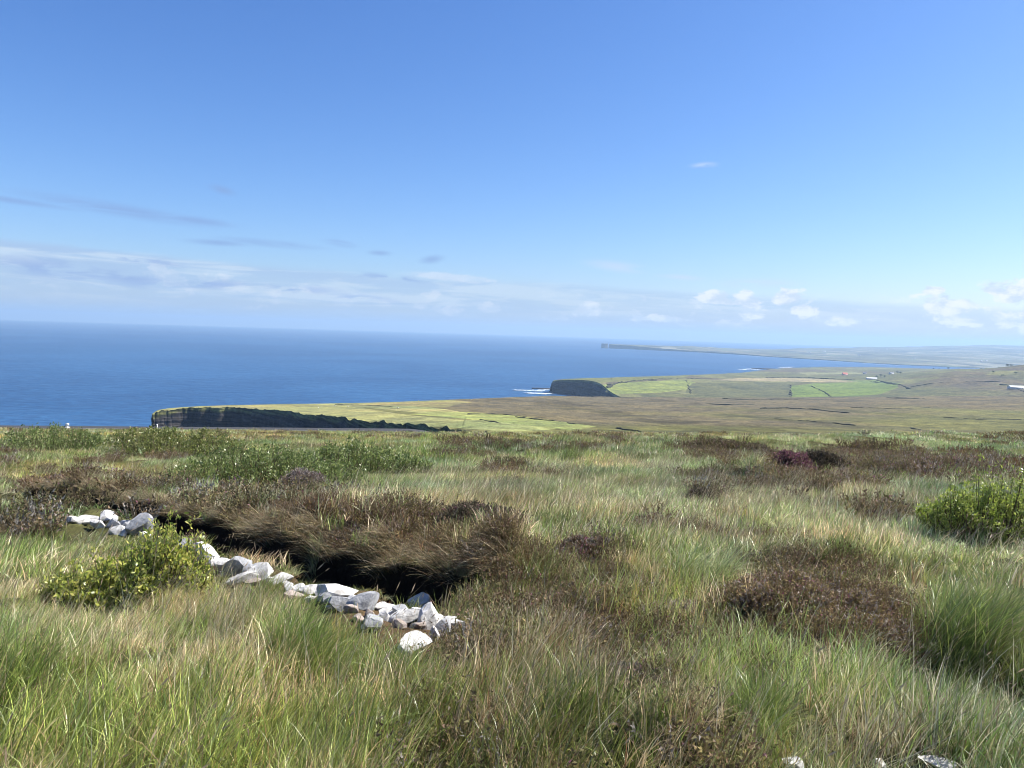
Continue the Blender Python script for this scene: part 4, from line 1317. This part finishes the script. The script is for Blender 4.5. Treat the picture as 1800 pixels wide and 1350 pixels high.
def tuft_set(tag, n, rad, hlo, hhi, wid, segs, per=3, wind=(0.16, 0.03)):
    """one collection of tufts: per variants of each palette, in KIND order; never linked to the scene itself"""
    c = bpy.data.collections.new(tag)
    for ki, k in enumerate(KIND):
        for j in range(per):
            r = np.random.default_rng(hash_int(tag, ki, j))
            hs = {'green': 1.05, 'mixed': 1.0, 'pale': 0.95, 'straw': 1.05, 'gold': 0.8, 'rust': 0.45}[k]
            cu = {'green': 0.75, 'mixed': 0.65, 'pale': 1.0, 'straw': 0.6, 'gold': 0.6, 'rust': 0.9}[k]
            V, F, C, pts = blades(r, n, rad, hlo * hs, hhi * hs, wid, 0.48, wind, cu, *PALS[k], segs=segs)
            o = obj('%s_%02d' % (tag, ki * per + j), mesh(tag, V, F, C), M_blade, link=False)
            c.objects.link(o)
    return c


def hash_int(*a):
    h = 17
    for v in a:
        for ch in str(v):
            h = (h * 131 + ord(ch)) % 1000003
    return h


def stem_set(tag, n, rad, hlo, hhi, wid, segs, cnt, wind, head):
    c = bpy.data.collections.new(tag)
    for j in range(cnt):
        r = np.random.default_rng(hash_int(tag, j))
        V, F, C, pts = blades(r, n, rad, hlo, hhi, wid, 0.20, wind, 0.35, [ST, ST3, ST2, PG], [4, 3, 2, 2], segs=segs)
        A = Acc(); A.add(V, F, C); seed_heads(A, r, pts, head, np.array([0.36, 0.27, 0.17]))
        c.objects.link(obj('%s_%02d' % (tag, j), A.mesh(tag), M_blade, link=False))
    return c


def heather_set(tag, n, rad, h, wid, leaf, nl, cnt, flower):
    c = bpy.data.collections.new(tag)
    for j in range(cnt):
        r = np.random.default_rng(hash_int(tag, j))
        a = r.uniform(0, 2 * math.pi, n); rr = rad * np.sqrt(r.random(n))
        base = np.stack([np.cos(a) * rr * 0.6, np.sin(a) * rr * 0.6, np.full(n, -0.02)], -1)
        d = np.stack([np.cos(a) * rr / rad * 0.7, np.sin(a) * rr / rad * 0.7, np.ones(n)], -1) + r.normal(0, 0.28, (n, 3))
        d[:, 2] = np.abs(d[:, 2]); d /= np.linalg.norm(d, axis=1)[:, None]
        cs = HB[[0, 1, 2, 3]] if j % 4 else HB[[0, 2, 4]]
        A = sprigs(r, n, base, d, h * r.uniform(0.55, 1.15, n), wid, cs, HF, flower * (0.2 + 1.6 * r.random()), leaf, nl)
        c.objects.link(obj('%s_%02d' % (tag, j), A.mesh(tag), M_heather, link=False))
    return c


def scatter(name, pos, rot, scl, idx, tint, coll, label, cat, mat):
    """places the members of a collection on points (one object that nobody could count)"""
    me = bpy.data.meshes.new(name)
    n = len(pos)
    me.vertices.add(n); me.vertices.foreach_set('co', np.asarray(pos, np.float32).ravel())
    for nm, typ, key, arr in (('rot', 'FLOAT_VECTOR', 'vector', rot), ('scl', 'FLOAT_VECTOR', 'vector', scl), ('idx', 'INT', 'value', idx)):
        at = me.attributes.new(nm, typ, 'POINT'); at.data.foreach_set(key, np.asarray(arr, np.int32 if typ == 'INT' else np.float32).ravel())
    c = np.ones((n, 4), np.float32); c[:, :3] = tint
    at = me.attributes.new('tint', 'FLOAT_COLOR', 'POINT'); at.data.foreach_set('color', c.ravel())
    o = obj(name, me, mat, label=label, cat=cat, kind='stuff')
    ng = bpy.data.node_groups.new(name, 'GeometryNodeTree')
    ng.interface.new_socket('Geometry', in_out='INPUT', socket_type='NodeSocketGeometry')
    ng.interface.new_socket('Geometry', in_out='OUTPUT', socket_type='NodeSocketGeometry')
    N = ng.nodes.new; L = ng.links.new
    gi = N('NodeGroupInput'); go = N('NodeGroupOutput'); ip = N('GeometryNodeInstanceOnPoints'); ci = N('GeometryNodeCollectionInfo')
    ci.inputs['Collection'].default_value = coll
    ci.inputs['Separate Children'].default_value = True; ci.inputs['Reset Children'].default_value = True

    def named(nm, typ):
        q = N('GeometryNodeInputNamedAttribute'); q.data_type = typ; q.inputs['Name'].default_value = nm
        return q.outputs['Attribute']
    er = N('FunctionNodeEulerToRotation'); L(named('rot', 'FLOAT_VECTOR'), er.inputs[0])
    ip.inputs['Pick Instance'].default_value = True
    L(gi.outputs[0], ip.inputs['Points']); L(ci.outputs[0], ip.inputs['Instance']); L(named('idx', 'INT'), ip.inputs['Instance Index'])
    L(er.outputs[0], ip.inputs['Rotation']); L(named('scl', 'FLOAT_VECTOR'), ip.inputs['Scale']); L(ip.outputs[0], go.inputs[0])
    md = o.modifiers.new('scatter', 'NODES'); md.node_group = ng
    return o


def sector_points(d0, d1, dens, half=43.0, seed=0):
    r = np.random.default_rng(seed)
    area = math.radians(half) * (d1 ** 2 - d0 ** 2)
    n = int(area * dens)
    d = np.sqrt(r.uniform(d0 ** 2, d1 ** 2, n)); a = np.radians(r.uniform(-half, half, n))
    return d * np.sin(a), d * np.cos(a), r


def cover(x, y):
    """weights of each kind of cover at places on the hillside"""
    cutp, bank, near, s, t_, wd, fade, sb, fb, tb = ditch(x, y)
    inside = sstep(s, -0.04, 0.06) * (1 - sstep(s, wd + 0.02, wd + 0.20)) * sstep(fade, 0.05, 0.4)
    rdm = 1 - sstep(np.abs(y - road_y(x)), 3.0, 3.8)
    block = np.maximum(inside, rdm)
    he = pmax('heather', x, y, 0.3)
    wide = sstep(tb, 0.36, 0.62)
    he = np.maximum(he, sstep(sb, wd + 0.1, wd + 0.4) * (1 - sstep(sb + 0.9 * (fbm(x, y, 305, 3) - 0.5), wd + 0.35 + 0.8 * wide, wd + 0.7 + 1.2 * wide)) * sstep(fb, 0.0, 0.3) * 0.68)
    # speckle of heather everywhere
    he = np.maximum(he, 0.55 * sstep(fbm(x * 0.35, y * 0.35, 300, 4), 0.60, 0.70))
    he = he * (0.55 + 0.75 * sstep(fbm(x * 1.3, y * 1.3, 310, 3), 0.34, 0.60))
    w = {k: pmax(k, x, y, 0.5) for k in ('green', 'pale', 'straw', 'gold', 'rust')}
    n1 = fbm(x * 0.8, y * 0.8, 320, 3); n2 = fbm(x * 0.9, y * 0.9, 330, 3); n3 = fbm(x * 0.45, y * 0.45, 340, 3)
    w['green'] = 2.0 * w['green'] + 1.0 * sstep(n1, 0.52, 0.66)
    w['pale'] = 1.6 * w['pale'] + 0.5 * sstep(n2, 0.55, 0.68)
    w['straw'] = 0.8 * w['straw'] + 0.7 * sstep(n3, 0.54, 0.68) + 0.08
    onbank = sstep(sb, wd + 0.2, wd + 0.6) * (1 - sstep(sb, wd + 1.6, wd + 2.4)) * sstep(fb, 0.0, 0.3)
    w['straw'] = w['straw'] + 1.6 * onbank
    w['rust'] = w['rust'] + 0.5 * onbank
    w['gold'] = 2.2 * w['gold'] + 0.05
    w['rust'] = 3.0 * w['rust'] 
    w['mixed'] = np.full(x.shape, 0.75)
    return w, np.clip(he, 0, 1), block, s, wd, fade


def nearstone(x, y):
    r = np.zeros(x.shape)
    for sx, sy, sr in STONEW:
        # keep the stones and the line of sight to them clear of tall growth
        tx, ty = -sx / math.hypot(sx, sy), -sy / math.hypot(sx, sy)
        ax = (x - sx) * tx + (y - sy) * ty
        q = np.hypot(x - sx - np.clip(ax, 0, sr * 2.2) * tx, y - sy - np.clip(ax, 0, sr * 2.2) * ty)
        r = np.maximum(r, 1 - sstep(q, sr * 0.85, sr * 1.25))
    return r


def in_bush(x, y):
    r = np.zeros(x.shape)
    for bx, by, rx, ry, h in BUSHP:
        r = np.maximum(r, (((x - bx) / rx) ** 2 + ((y - by) / ry) ** 2 < 0.8) * 1.0)
    return r


def hillside_cover():
    LOD = [  # d0, d1, tufts per m2, n blades, radius, hlo, hhi, width, segs, heather density
(1.3, 8.5, 36, 115, 0.17, 0.10, 0.32, 0.0050, 4), (8.2, 24, 15, 110, 0.30, 0.10, 0.31, 0.0095, 3), (23, 58, 2.6, 150, 0.80, 0.13, 0.34, 0.017, 3), (56, 125, 0.70, 150, 1.5, 0.13, 0.36, 0.036, 2)]
    names = [('moor_grass', 'dense olive and straw moor grass around the camera, ditch and stones'), ('moor_grass', 'pale windswept moor grass on the slope past the ditch'),
             ('moor_grass', 'tawny moor grass around the low willow thickets'), ('moor_grass', 'golden rough grass on the last slope before the road')]
    for li, (d0, d1, dens, nb, rad, hlo, hhi, wid, segs) in enumerate(LOD):
        x, y, r = sector_points(d0, d1, dens, seed=600 + li)
        w, he, block, s, wd, fade = cover(x, y)
        keep = (block < 0.5) & (r.random(len(x)) > he * 0.62) & (r.random(len(x)) > in_bush(x, y) * 0.7) & (y > -5)
        keep &= (y < road_y(x) + 3.2)
        ns = nearstone(x, y) if li < 2 else np.zeros(x.shape)
        keep &= ns < 0.5
        W_ = np.stack([w[k] for k in KIND], -1)
        cw = np.cumsum(W_, -1); u = r.random(len(x))[:, None] * cw[:, -1:]
        ki = (u > cw).sum(-1)
        x, y, ki, hek = x[keep], y[keep], ki[keep], he[keep]
        s, wd, fade, rw = s[keep], wd[keep], fade[keep], 3 * pmax('rust', x, y, 0.5)
        n = len(x)
        z = fz(x, y)
        coll = tuft_set('tuft_%d' % li, nb, rad, hlo, hhi, wid, segs, 4)
        idx = ki * 4 + r.integers(4, size=n)
        hgt = 0.40 + 1.15 * fbm(x * 0.95, y * 0.95, 350, 3)
        sc_ = r.uniform(0.75, 1.3, n) * hgt
        # short growth beside the ditch and stones
        low = sstep(s, -0.75, -0.25) * (1 - sstep(s, wd, wd + 0.5)) * fade
        sc_ = sc_ * (1 - 0.55 * low) * (1 - 0.30 * np.clip(rw / 2, 0, 1)) * (1 - 0.40 * pmax('low', x, y, 0.5))
        sc_ = sc_ * (0.85 if li == 3 else 1.0)
        scl = np.stack([sc_ ** 0.5, sc_ ** 0.5, sc_], -1)
        rot = np.stack([r.normal(-0.122, 0.06, n), r.normal(0.05, 0.07, n), r.uniform(-0.9, 0.9, n)], -1)
        v = 0.70 + 0.62 * sstep(fbm(x * 0.55, y * 0.55, 360, 4), 0.28, 0.72)
        v = v * r.uniform(0.82, 1.18, n) * (1.0, 1.04, 1.15, 1.2)[li]
        hue = (fbm(x * 0.3, y * 0.3, 370, 3) - 0.5)
        tint = np.stack([v * (1 + hue * 0.55), v, v * (1 - hue * 0.35)], -1)
        scatter(names[li][0], np.stack([x, y, z], -1), rot, scl, idx, tint, coll, names[li][1], 'grass', M_blade)
    # tall pale seeding stems, swept by the wind
    for li, (d0, d1, dens, nst, rad, hlo, hhi, wid, segs, head) in enumerate(((1.5, 9, 26, 7, 0.10, 0.34, 0.66, 0.0026, 4, 0.035), (9, 30, 9, 9, 0.22, 0.34, 0.62, 0.0055, 3, 0.05))):
        x, y, r = sector_points(d0, d1, dens, seed=640 + li)
        w, he, block, s, wd, fade = cover(x, y)
        k = (block < 0.5) & (r.random(len(x)) < np.clip(0.12 + 0.55 * w['straw'] + 0.25 * w['pale'] - 0.3 * he, 0.05, 1)) & (in_bush(x, y) < 0.5) & (w['rust'] < 0.8)
        k &= nearstone(x, y) < 0.2
        k &= ~((s > -1.3) & (s < 0.0) & (fade > 0.3) & (r.random(len(x)) < 0.8))
        x, y = x[k], y[k]; n = len(x)
        coll = stem_set('stem_%d' % li, nst, rad, hlo, hhi, wid, segs, 6, (0.30, 0.02), head)
        sc_ = r.uniform(0.7, 1.25, n)
        rot = np.stack([r.normal(0, 0.12, n), r.normal(0.10, 0.13, n), r.uniform(-0.6, 0.6, n)], -1)
        v = r.uniform(0.75, 1.2, n)
        scatter('seeding_stems', np.stack([x, y, fz(x, y)], -1), rot, np.stack([sc_] * 3, -1), r.integers(6, size=n), np.stack([v, v, v], -1), coll,
                'tall straw-coloured seeding grass stems bent by the wind' + (' near the camera' if li == 0 else ' on the slope past the ditch'), 'grass stems', M_blade)
    # heather
    for li, (d0, d1, dens, ns, rad, h, wid, leaf, nl) in enumerate(((2.2, 12, 75, 46, 0.13, 0.21, 0.0022, 0.019, 7), (12, 45, 15, 44, 0.28, 0.34, 0.006, 0.045, 6), (45, 120, 1.6, 40, 0.6, 0.42, 0.015, 0.09, 5))):
        x, y, r = sector_points(d0, d1, dens, seed=660 + li)
        w, he, block, s, wd, fade = cover(x, y)
        k = (block < 0.5) & (r.random(len(x)) < he * (0.95 if li < 2 else 0.6)) & (in_bush(x, y) < 0.5) & (np.abs(y - road_y(x)) > 5) & (y < road_y(x))
        k &= (nearstone(x, y) < 0.5) if li < 2 else True
        k &= ~((s > -0.9) & (s < 0.1) & (fade > 0.2) & (r.random(len(x)) < 0.8))
        x, y = x[k], y[k]; n = len(x)
        coll = heather_set('heather_%d' % li, ns, rad, h, wid, leaf, nl, 8, 0.05)
        sc_ = r.uniform(0.65, 1.25, n) * (0.6 + 0.8 * fbm(x * 0.8, y * 0.8, 380, 3))
        rot = np.stack([r.normal(0, 0.15, n), r.normal(0.05, 0.15, n), r.uniform(0, 6.28, n)], -1)
        v = r.uniform(0.8, 1.25, n) * (0.75 + 0.6 * fbm(x * 0.6, y * 0.6, 390, 3))
        hue = fbm(x * 0.5, y * 0.5, 395, 3) - 0.5
        tint = np.stack([v * (1 + 0.35 * hue), v, v * (1 - 0.1 * hue)], -1)
        scatter('heather', np.stack([x, y, fz(x, y)], -1), rot, np.stack([sc_] * 3, -1), r.integers(8, size=n), tint, coll,
                ('brown heather over the bank and hummocks by the ditch', 'brown heather on the banks across the slope', 'sparse brown heather on the slope before the road')[li], 'heather', M_heather)
    # overhanging fringe along the ditch's far wall
    r = np.random.default_rng(690)
    n = 1300
    t = r.random(n); seg = np.hypot(*np.diff(RIM, axis=0).T); cum = np.concatenate([[0], np.cumsum(seg)]) / seg.sum()
    qx = np.interp(t, cum, RIM[:, 0]); qy = np.interp(t, cum, RIM[:, 1])
    dx = np.interp(np.clip(t + 0.01, 0, 1), cum, RIM[:, 0]) - np.interp(np.clip(t - 0.01, 0, 1), cum, RIM[:, 0])
    dy = np.interp(np.clip(t + 0.01, 0, 1), cum, RIM[:, 1]) - np.interp(np.clip(t - 0.01, 0, 1), cum, RIM[:, 1])
    l = np.hypot(dx, dy); nx, ny = -dy / l, dx / l
    off = 0.80 + 0.45 * t + r.uniform(0.0, 0.40, n) ** 1.0
    x, y = qx + nx * off, qy + ny * off
    coll = bpy.data.collections.new('fringe')
    for j in range(6):
        rr = np.random.default_rng(700 + j)
        V, F, C, pts = blades(rr, 22, 0.10, 0.18, 0.42, 0.0045, 0.3, (-0.55, -0.55), 1.5, [ST2, BR, ST, DK, G3], [3, 3, 2.5, 2, 1.5], segs=4)
        coll.objects.link(obj('fringe_%02d' % j, mesh('fringe', V, F, C), M_blade, link=False))
    sc_ = r.uniform(0.6, 1.2, n); v = r.uniform(0.7, 1.15, n)
    scatter('bank_fringe', np.stack([x, y, fz(x, y)], -1), np.stack([r.normal(0, 0.1, n), r.normal(0, 0.1, n), r.normal(0, 0.35, n)], -1), np.stack([sc_] * 3, -1), r.integers(6, size=n), np.stack([v] * 3, -1), coll,
            'dry grass and heather hanging over the dark far wall of the ditch', 'grass fringe', M_blade)


hillside_cover()


# ------------------------------------------------------------------ willow bushes
LEAFC = {'yellow': np.array([[0.50, 0.50, 0.10], [0.38, 0.42, 0.075], [0.25, 0.31, 0.055], [0.58, 0.54, 0.15], [0.17, 0.22, 0.045]]),
         'green': np.array([[0.30, 0.36, 0.065], [0.22, 0.29, 0.048], [0.38, 0.42, 0.10], [0.15, 0.20, 0.038]]),
         'dark': np.array([[0.155, 0.205, 0.055], [0.12, 0.165, 0.042], [0.21, 0.26, 0.08], [0.26, 0.30, 0.105]]),
         'olive': np.array([[0.19, 0.215, 0.05], [0.14, 0.165, 0.038], [0.25, 0.265, 0.075], [0.10, 0.125, 0.03]])}


def willow(i, label, leaf_len, leaves, palname):
    bx, by, rx, ry, h = BUSHP[i]
    r = np.random.default_rng(800 + i)
    bz = float(fz(bx, by))
    root = obj('willow_bush', None, loc=(bx, by, bz), label=label, cat='bush', group='willow bushes on the moor')
    ns = max(60, leaves // 34)
    a = r.uniform(0, 2 * math.pi, ns); q = np.sqrt(r.random(ns))
    hx, hy = np.cos(a) * q, np.sin(a) * q
    prof = np.sqrt(np.maximum(1 - q ** 2 * 0.85, 0)) * (0.62 + 0.70 * fbm(hx * 2.2 + 3 * i, hy * 2.2, 820 + i, 3))
    if i == 0:      # the near bush is tallest towards its right end and trails off to the left
        prof = prof * (0.58 + 0.62 * sstep(hx, -0.55, 0.75))
    H = h * (1.08 if i < 2 else 0.95) * prof * (r.uniform(0.75, 1.12, ns) if i < 2 else r.uniform(0.82, 1.02, ns))
    if i < 2:
        H = H * np.where(r.random(ns) < 0.14, r.uniform(1.15, 1.5, ns), r.uniform(0.7, 1.0, ns))
    b = np.stack([hx * rx * 0.75, hy * ry * 0.75, np.zeros(ns)], -1)
    b[:, 2] = fz(bx + b[:, 0], by + b[:, 1]) - bz - 0.03
    tip = np.stack([hx * rx + r.normal(0, 0.05 * rx, ns) + 0.06 * H, hy * ry + r.normal(0, 0.05 * rx, ns), b[:, 2] + np.maximum(H, 0.12 * h)], -1)
    mid = (b + tip) / 2 + np.stack([hx * rx * 0.10, hy * ry * 0.10, H * 0.06], -1)
    A = Acc(); k = 4; an = np.linspace(0, 2 * math.pi, k, endpoint=False)
    sr = 0.006 * max(1, h / 0.7)
    ring = np.stack([np.cos(an), np.sin(an), np.zeros(k)], -1)
    V = np.concatenate([b[:, None] + ring * sr, mid[:, None] + ring * sr * 0.7, tip[:, None] + ring * sr * 0.25], 1)
    f = np.array([[j * k + m, j * k + (m + 1) % k, (j + 1) * k + (m + 1) % k, (j + 1) * k + m] for j in range(2) for m in range(k)])
    F = (f[None] + (np.arange(ns) * 3 * k)[:, None, None]).reshape(-1, 4)
    A.add(V.reshape(-1, 3), F, np.array([0.10, 0.075, 0.045]))
    obj('stems', A.mesh('stems'), M_bark, parent=root)
    n = leaves
    si = r.integers(ns, size=n); t = 1 - r.random(n) ** 1.5 * 0.85
    p = ((1 - t) ** 2)[:, None] * b[si] + (2 * t * (1 - t))[:, None] * mid[si] + (t ** 2)[:, None] * tip[si]
    p = p + r.normal(0, 0.35, (n, 3)) * leaf_len * np.array([1.5, 1.5, 0.8])
    d = r.normal(0, 0.75, (n, 3)) + np.array([0.15, 0, 0.85]); d /= np.linalg.norm(d, axis=1)[:, None]
    sd_ = np.cross(d, r.normal(0, 1, (n, 3))); sd_ /= np.linalg.norm(sd_, axis=1)[:, None]
    nn = np.cross(d, sd_)
    l = leaf_len * r.uniform(0.65, 1.3, n)[:, None]; wdt = l * 0.20
    V = np.stack([p, p + d * l * 0.38 + sd_ * wdt + nn * wdt * 0.35, p + d * l * 0.38 - sd_ * wdt + nn * wdt * 0.35, p + d * l * 0.75 + sd_ * wdt * 0.75 + nn * wdt * 0.25,
                  p + d * l * 0.75 - sd_ * wdt * 0.75 + nn * wdt * 0.25, p + d * l], 1)
    V[:, [1, 2]] += 0
    c = LEAFC[palname]; c = c[r.integers(len(c), size=n)] * r.uniform(0.75, 1.25, (n, 1))
    F = (np.array([[0, 1, 2], [1, 3, 4], [1, 4, 2], [3, 5, 4]])[None] + (np.arange(n) * 6)[:, None, None]).reshape(-1, 3)
    A = Acc(); A.add(V.reshape(-1, 3), F, np.repeat(c, 6, 0))
    obj('foliage', A.mesh('foliage'), M_leaf, parent=root)


WL = ['yellow-green willow bush hiding part of the stone row', 'bright green willow bush at the right edge of the moor', 'dark green willow thicket at the left edge below the road',
      'olive willow thicket, second from the left below the road', 'largest dark willow thicket in the middle of the far row', 'low dark willow thicket at the right end of the far row']
for i, b in enumerate(BUSHES):
    willow(i, WL[i], b[5], b[6], b[8])


# ------------------------------------------------------------------ heather bushes and tussocks one can point to
def heather_bush(px, py, wpx, hpx, seed, label, flower, cs, n=1500, leaf=0.02):
    b = hit(px, py)
    d = b[1]
    rx = wpx * d / FPX / 2 * 1.35; h = hpx * d / FPX * (0.52 if d < 9 else 0.85)
    ry = rx * 0.75
    n = int(n * 1.1)
    r = np.random.default_rng(seed)
    cx, cy = b[0], b[1] + ry * 0.5
    a = r.uniform(0, 2 * math.pi, n); q = np.sqrt(r.random(n)) * (0.45 + 1.1 * fbm(np.cos(a) * 2.5 + seed, np.sin(a) * 2.5, seed, 4))
    hx, hy = np.cos(a) * q, np.sin(a) * q
    zz = fz(cx + hx * rx, cy + hy * ry) - b[2]
    top = h * np.sqrt(np.maximum(1 - np.minimum(q, 1) ** 2, 0)) * (0.55 + 0.9 * fbm(hx * 3 + 1, hy * 3, seed + 3, 3))
    L = np.clip(h * r.uniform(0.5, 1.0, n), 0.09, 0.6)
    dr = np.stack([hx * 0.7, hy * 0.7, np.full(n, 0.8)], -1) + r.normal(0, 0.3, (n, 3)); dr[:, 2] = np.abs(dr[:, 2]); dr /= np.linalg.norm(dr, axis=1)[:, None]
    base = np.stack([hx * rx, hy * ry, zz + np.maximum(top - L * 0.7, -0.05)], -1)
    A = sprigs(r, n, base, dr, L, 0.002 * leaf / 0.02, cs, HF, flower, leaf, 8)
    obj('heather_bush', A.mesh('heather_bush'), M_heather_o, label=label, cat='heather', loc=(cx, cy, b[2]), group='heather bushes on the moor')


PURP = np.array([[0.17, 0.06, 0.10], [0.12, 0.06, 0.07], [0.08, 0.055, 0.04]])
GREY = np.array([[0.30, 0.26, 0.23], [0.21, 0.175, 0.15], [0.15, 0.115, 0.09]])
DARKH = np.array([[0.075, 0.060, 0.042], [0.09, 0.07, 0.045], [0.065, 0.058, 0.034]])
heather_bush(1370, 1085, 190, 95, 1, 'large brown heather bush on the hummock, flecked with pink', 0.10, HB[[0, 1, 2, 3, 4, 2]] * 1.35, 3600)
heather_bush(1510, 1150, 150, 95, 2, 'dark brown heather bush on the right flank of the hummock', 0.05, HB[[0, 2, 3, 4]] * 1.35, 2800)
heather_bush(1405, 833, 46, 30, 3, 'purple flowering heather bush on the far bank', 0.8, PURP, 1000, 0.06)
heather_bush(1448, 834, 50, 32, 4, 'black-green heather bush beside the purple flowering one', 0.02, DARKH, 1000, 0.06)
heather_bush(1232, 890, 36, 24, 5, 'small dark heather tuft alone in the pale grass', 0.05, DARKH * 1.3, 700, 0.035)
heather_bush(520, 862, 62, 28, 6, 'grey dead heather hummock past the ditch', 0.05, GREY, 900, 0.04)
heather_bush(1105, 1215, 70, 66, 7, 'small purplish grey heather bush in the grass near the bottom', 0.25, GREY, 1200, 0.02)
heather_bush(1200, 1100, 120, 60, 8, 'grey twiggy heather bush left of the brown hummock', 0.05, GREY * 1.5, 1000, 0.016)
heather_bush(845, 925, 120, 40, 9, 'dark heather bush on top of the ditch bank', 0.10, DARKH * 1.3, 1500, 0.028)
heather_bush(1030, 995, 90, 46, 10, 'brown and grey heather bush at the right end of the bank', 0.15, HB[[0, 2, 4]], 1400, 0.026)
heather_bush(1700, 850, 190, 27, 11, 'long dark heather clump with dull purple flowers behind the green willow', 0.22, HB[[0, 1, 2, 4]] * 1.15, 1700, 0.05)
heather_bush(1290, 800, 110, 26, 12, 'dark brown heather mound on the skyline of the near slope', 0.05, HB[[0, 1]], 1600, 0.08)


def tussock(px, py, wpx, hpx, seed, label, pal, wind, n=700, wid=0.004, curl=1.0, spread=0.5):
    b = hit(px, py)
    d = b[1]; rad = wpx * d / FPX / 2; h = hpx * d / FPX
    r = np.random.default_rng(seed)
    a = r.uniform(0, 2 * math.pi, n); q = np.sqrt(r.random(n)) * rad * 0.55
    base = np.stack([np.cos(a) * q, np.sin(a) * q, np.zeros(n)], -1)
    base[:, 2] = fz(b[0] + base[:, 0], b[1] + base[:, 1]) - b[2] - 0.02
    V, F, C, pts = blades(r, n, rad, h * 0.6, h * 1.35, wid, spread, wind, curl, *PALS[pal], segs=5, base=base)
    obj('grass_tussock', mesh('grass_tussock', V, F, C), M_blade_o, label=label, cat='grass tussock', loc=tuple(b), group='grass tussocks on the moor')


tussock(1230, 1035, 170, 85, 1, 'pale green tussock swept to the right above the brown hummock', 'pale', (0.45, 0.0), 1100, 0.006, 1.2)
tussock(520, 1165, 190, 110, 2, 'fresh green tussock in the grass below the stones', 'green', (0.15, 0), 1000, 0.004, 0.8)
tussock(690, 1215, 150, 90, 3, 'arching green tussock below the oval white stone', 'green', (0.2, -0.05), 900, 0.004, 1.2)
tussock(1690, 1130, 230, 140, 4, 'tall dark green tussock leaning right beside the brown hummock', 'green', (0.45, 0.0), 1400, 0.004, 0.8)
tussock(1330, 1285, 150, 110, 5, 'green tussock above the leftmost bottom stone', 'green', (0.05, 0), 900, 0.0035, 0.8)
tussock(1150, 1290, 110, 80, 6, 'bright green tussock near the bottom middle', 'green', (0.1, 0), 700, 0.0035, 0.7)
tussock(1480, 985, 70, 40, 7, 'small bright green tussock just past the brown hummock', 'green', (0.1, 0), 500, 0.006, 0.8)
tussock(1320, 836, 46, 40, 8, 'pale yellow-green tuft standing in the far bank', 'pale', (0.1, 0), 500, 0.014, 0.9)
tussock(1000, 815, 60, 34, 9, 'dark rushy tussock on the far bank', 'green', (0.3, 0), 500, 0.012, 0.6)
tussock(555, 985, 50, 34, 10, 'small green tuft growing on the dark wall of the ditch', 'pale', (-0.1, -0.3), 300, 0.005, 1.2)
tussock(400, 1130, 140, 120, 11, 'straw-coloured tall tuft leaning right in the left grass', 'straw', (0.35, 0), 380, 0.0035, 0.3, 0.3)
tussock(200, 1060, 100, 80, 12, 'bleached tuft arching in front of the yellow willow bush', 'straw', (0.45, 0), 360, 0.0035, 0.6, 0.3)


# ------------------------------------------------------------------ haze over land and sea
def build_haze():
    m, t = material('sea_haze')
    pv = t.n('ShaderNodeVolumePrincipled', {'Color': (0.50, 0.73, 1.0, 1.0), 'Density': HAZE, 'Anisotropy': 0.2})
    t.n('ShaderNodeOutputMaterial', {'Volume': pv.outputs[0]})
    A = Acc(); A.box(0, 0, 0, 1, 1, 1, (1, 1, 1))
    me = A.mesh('haze')
    o = obj('haze', me, m, kind='stuff', label='pale blue sea haze over land and water', cat='haze', loc=(0, 0, 152.0))
    o.scale = (52000, 52000, 310)


HAZE = 8.2e-5
build_haze()
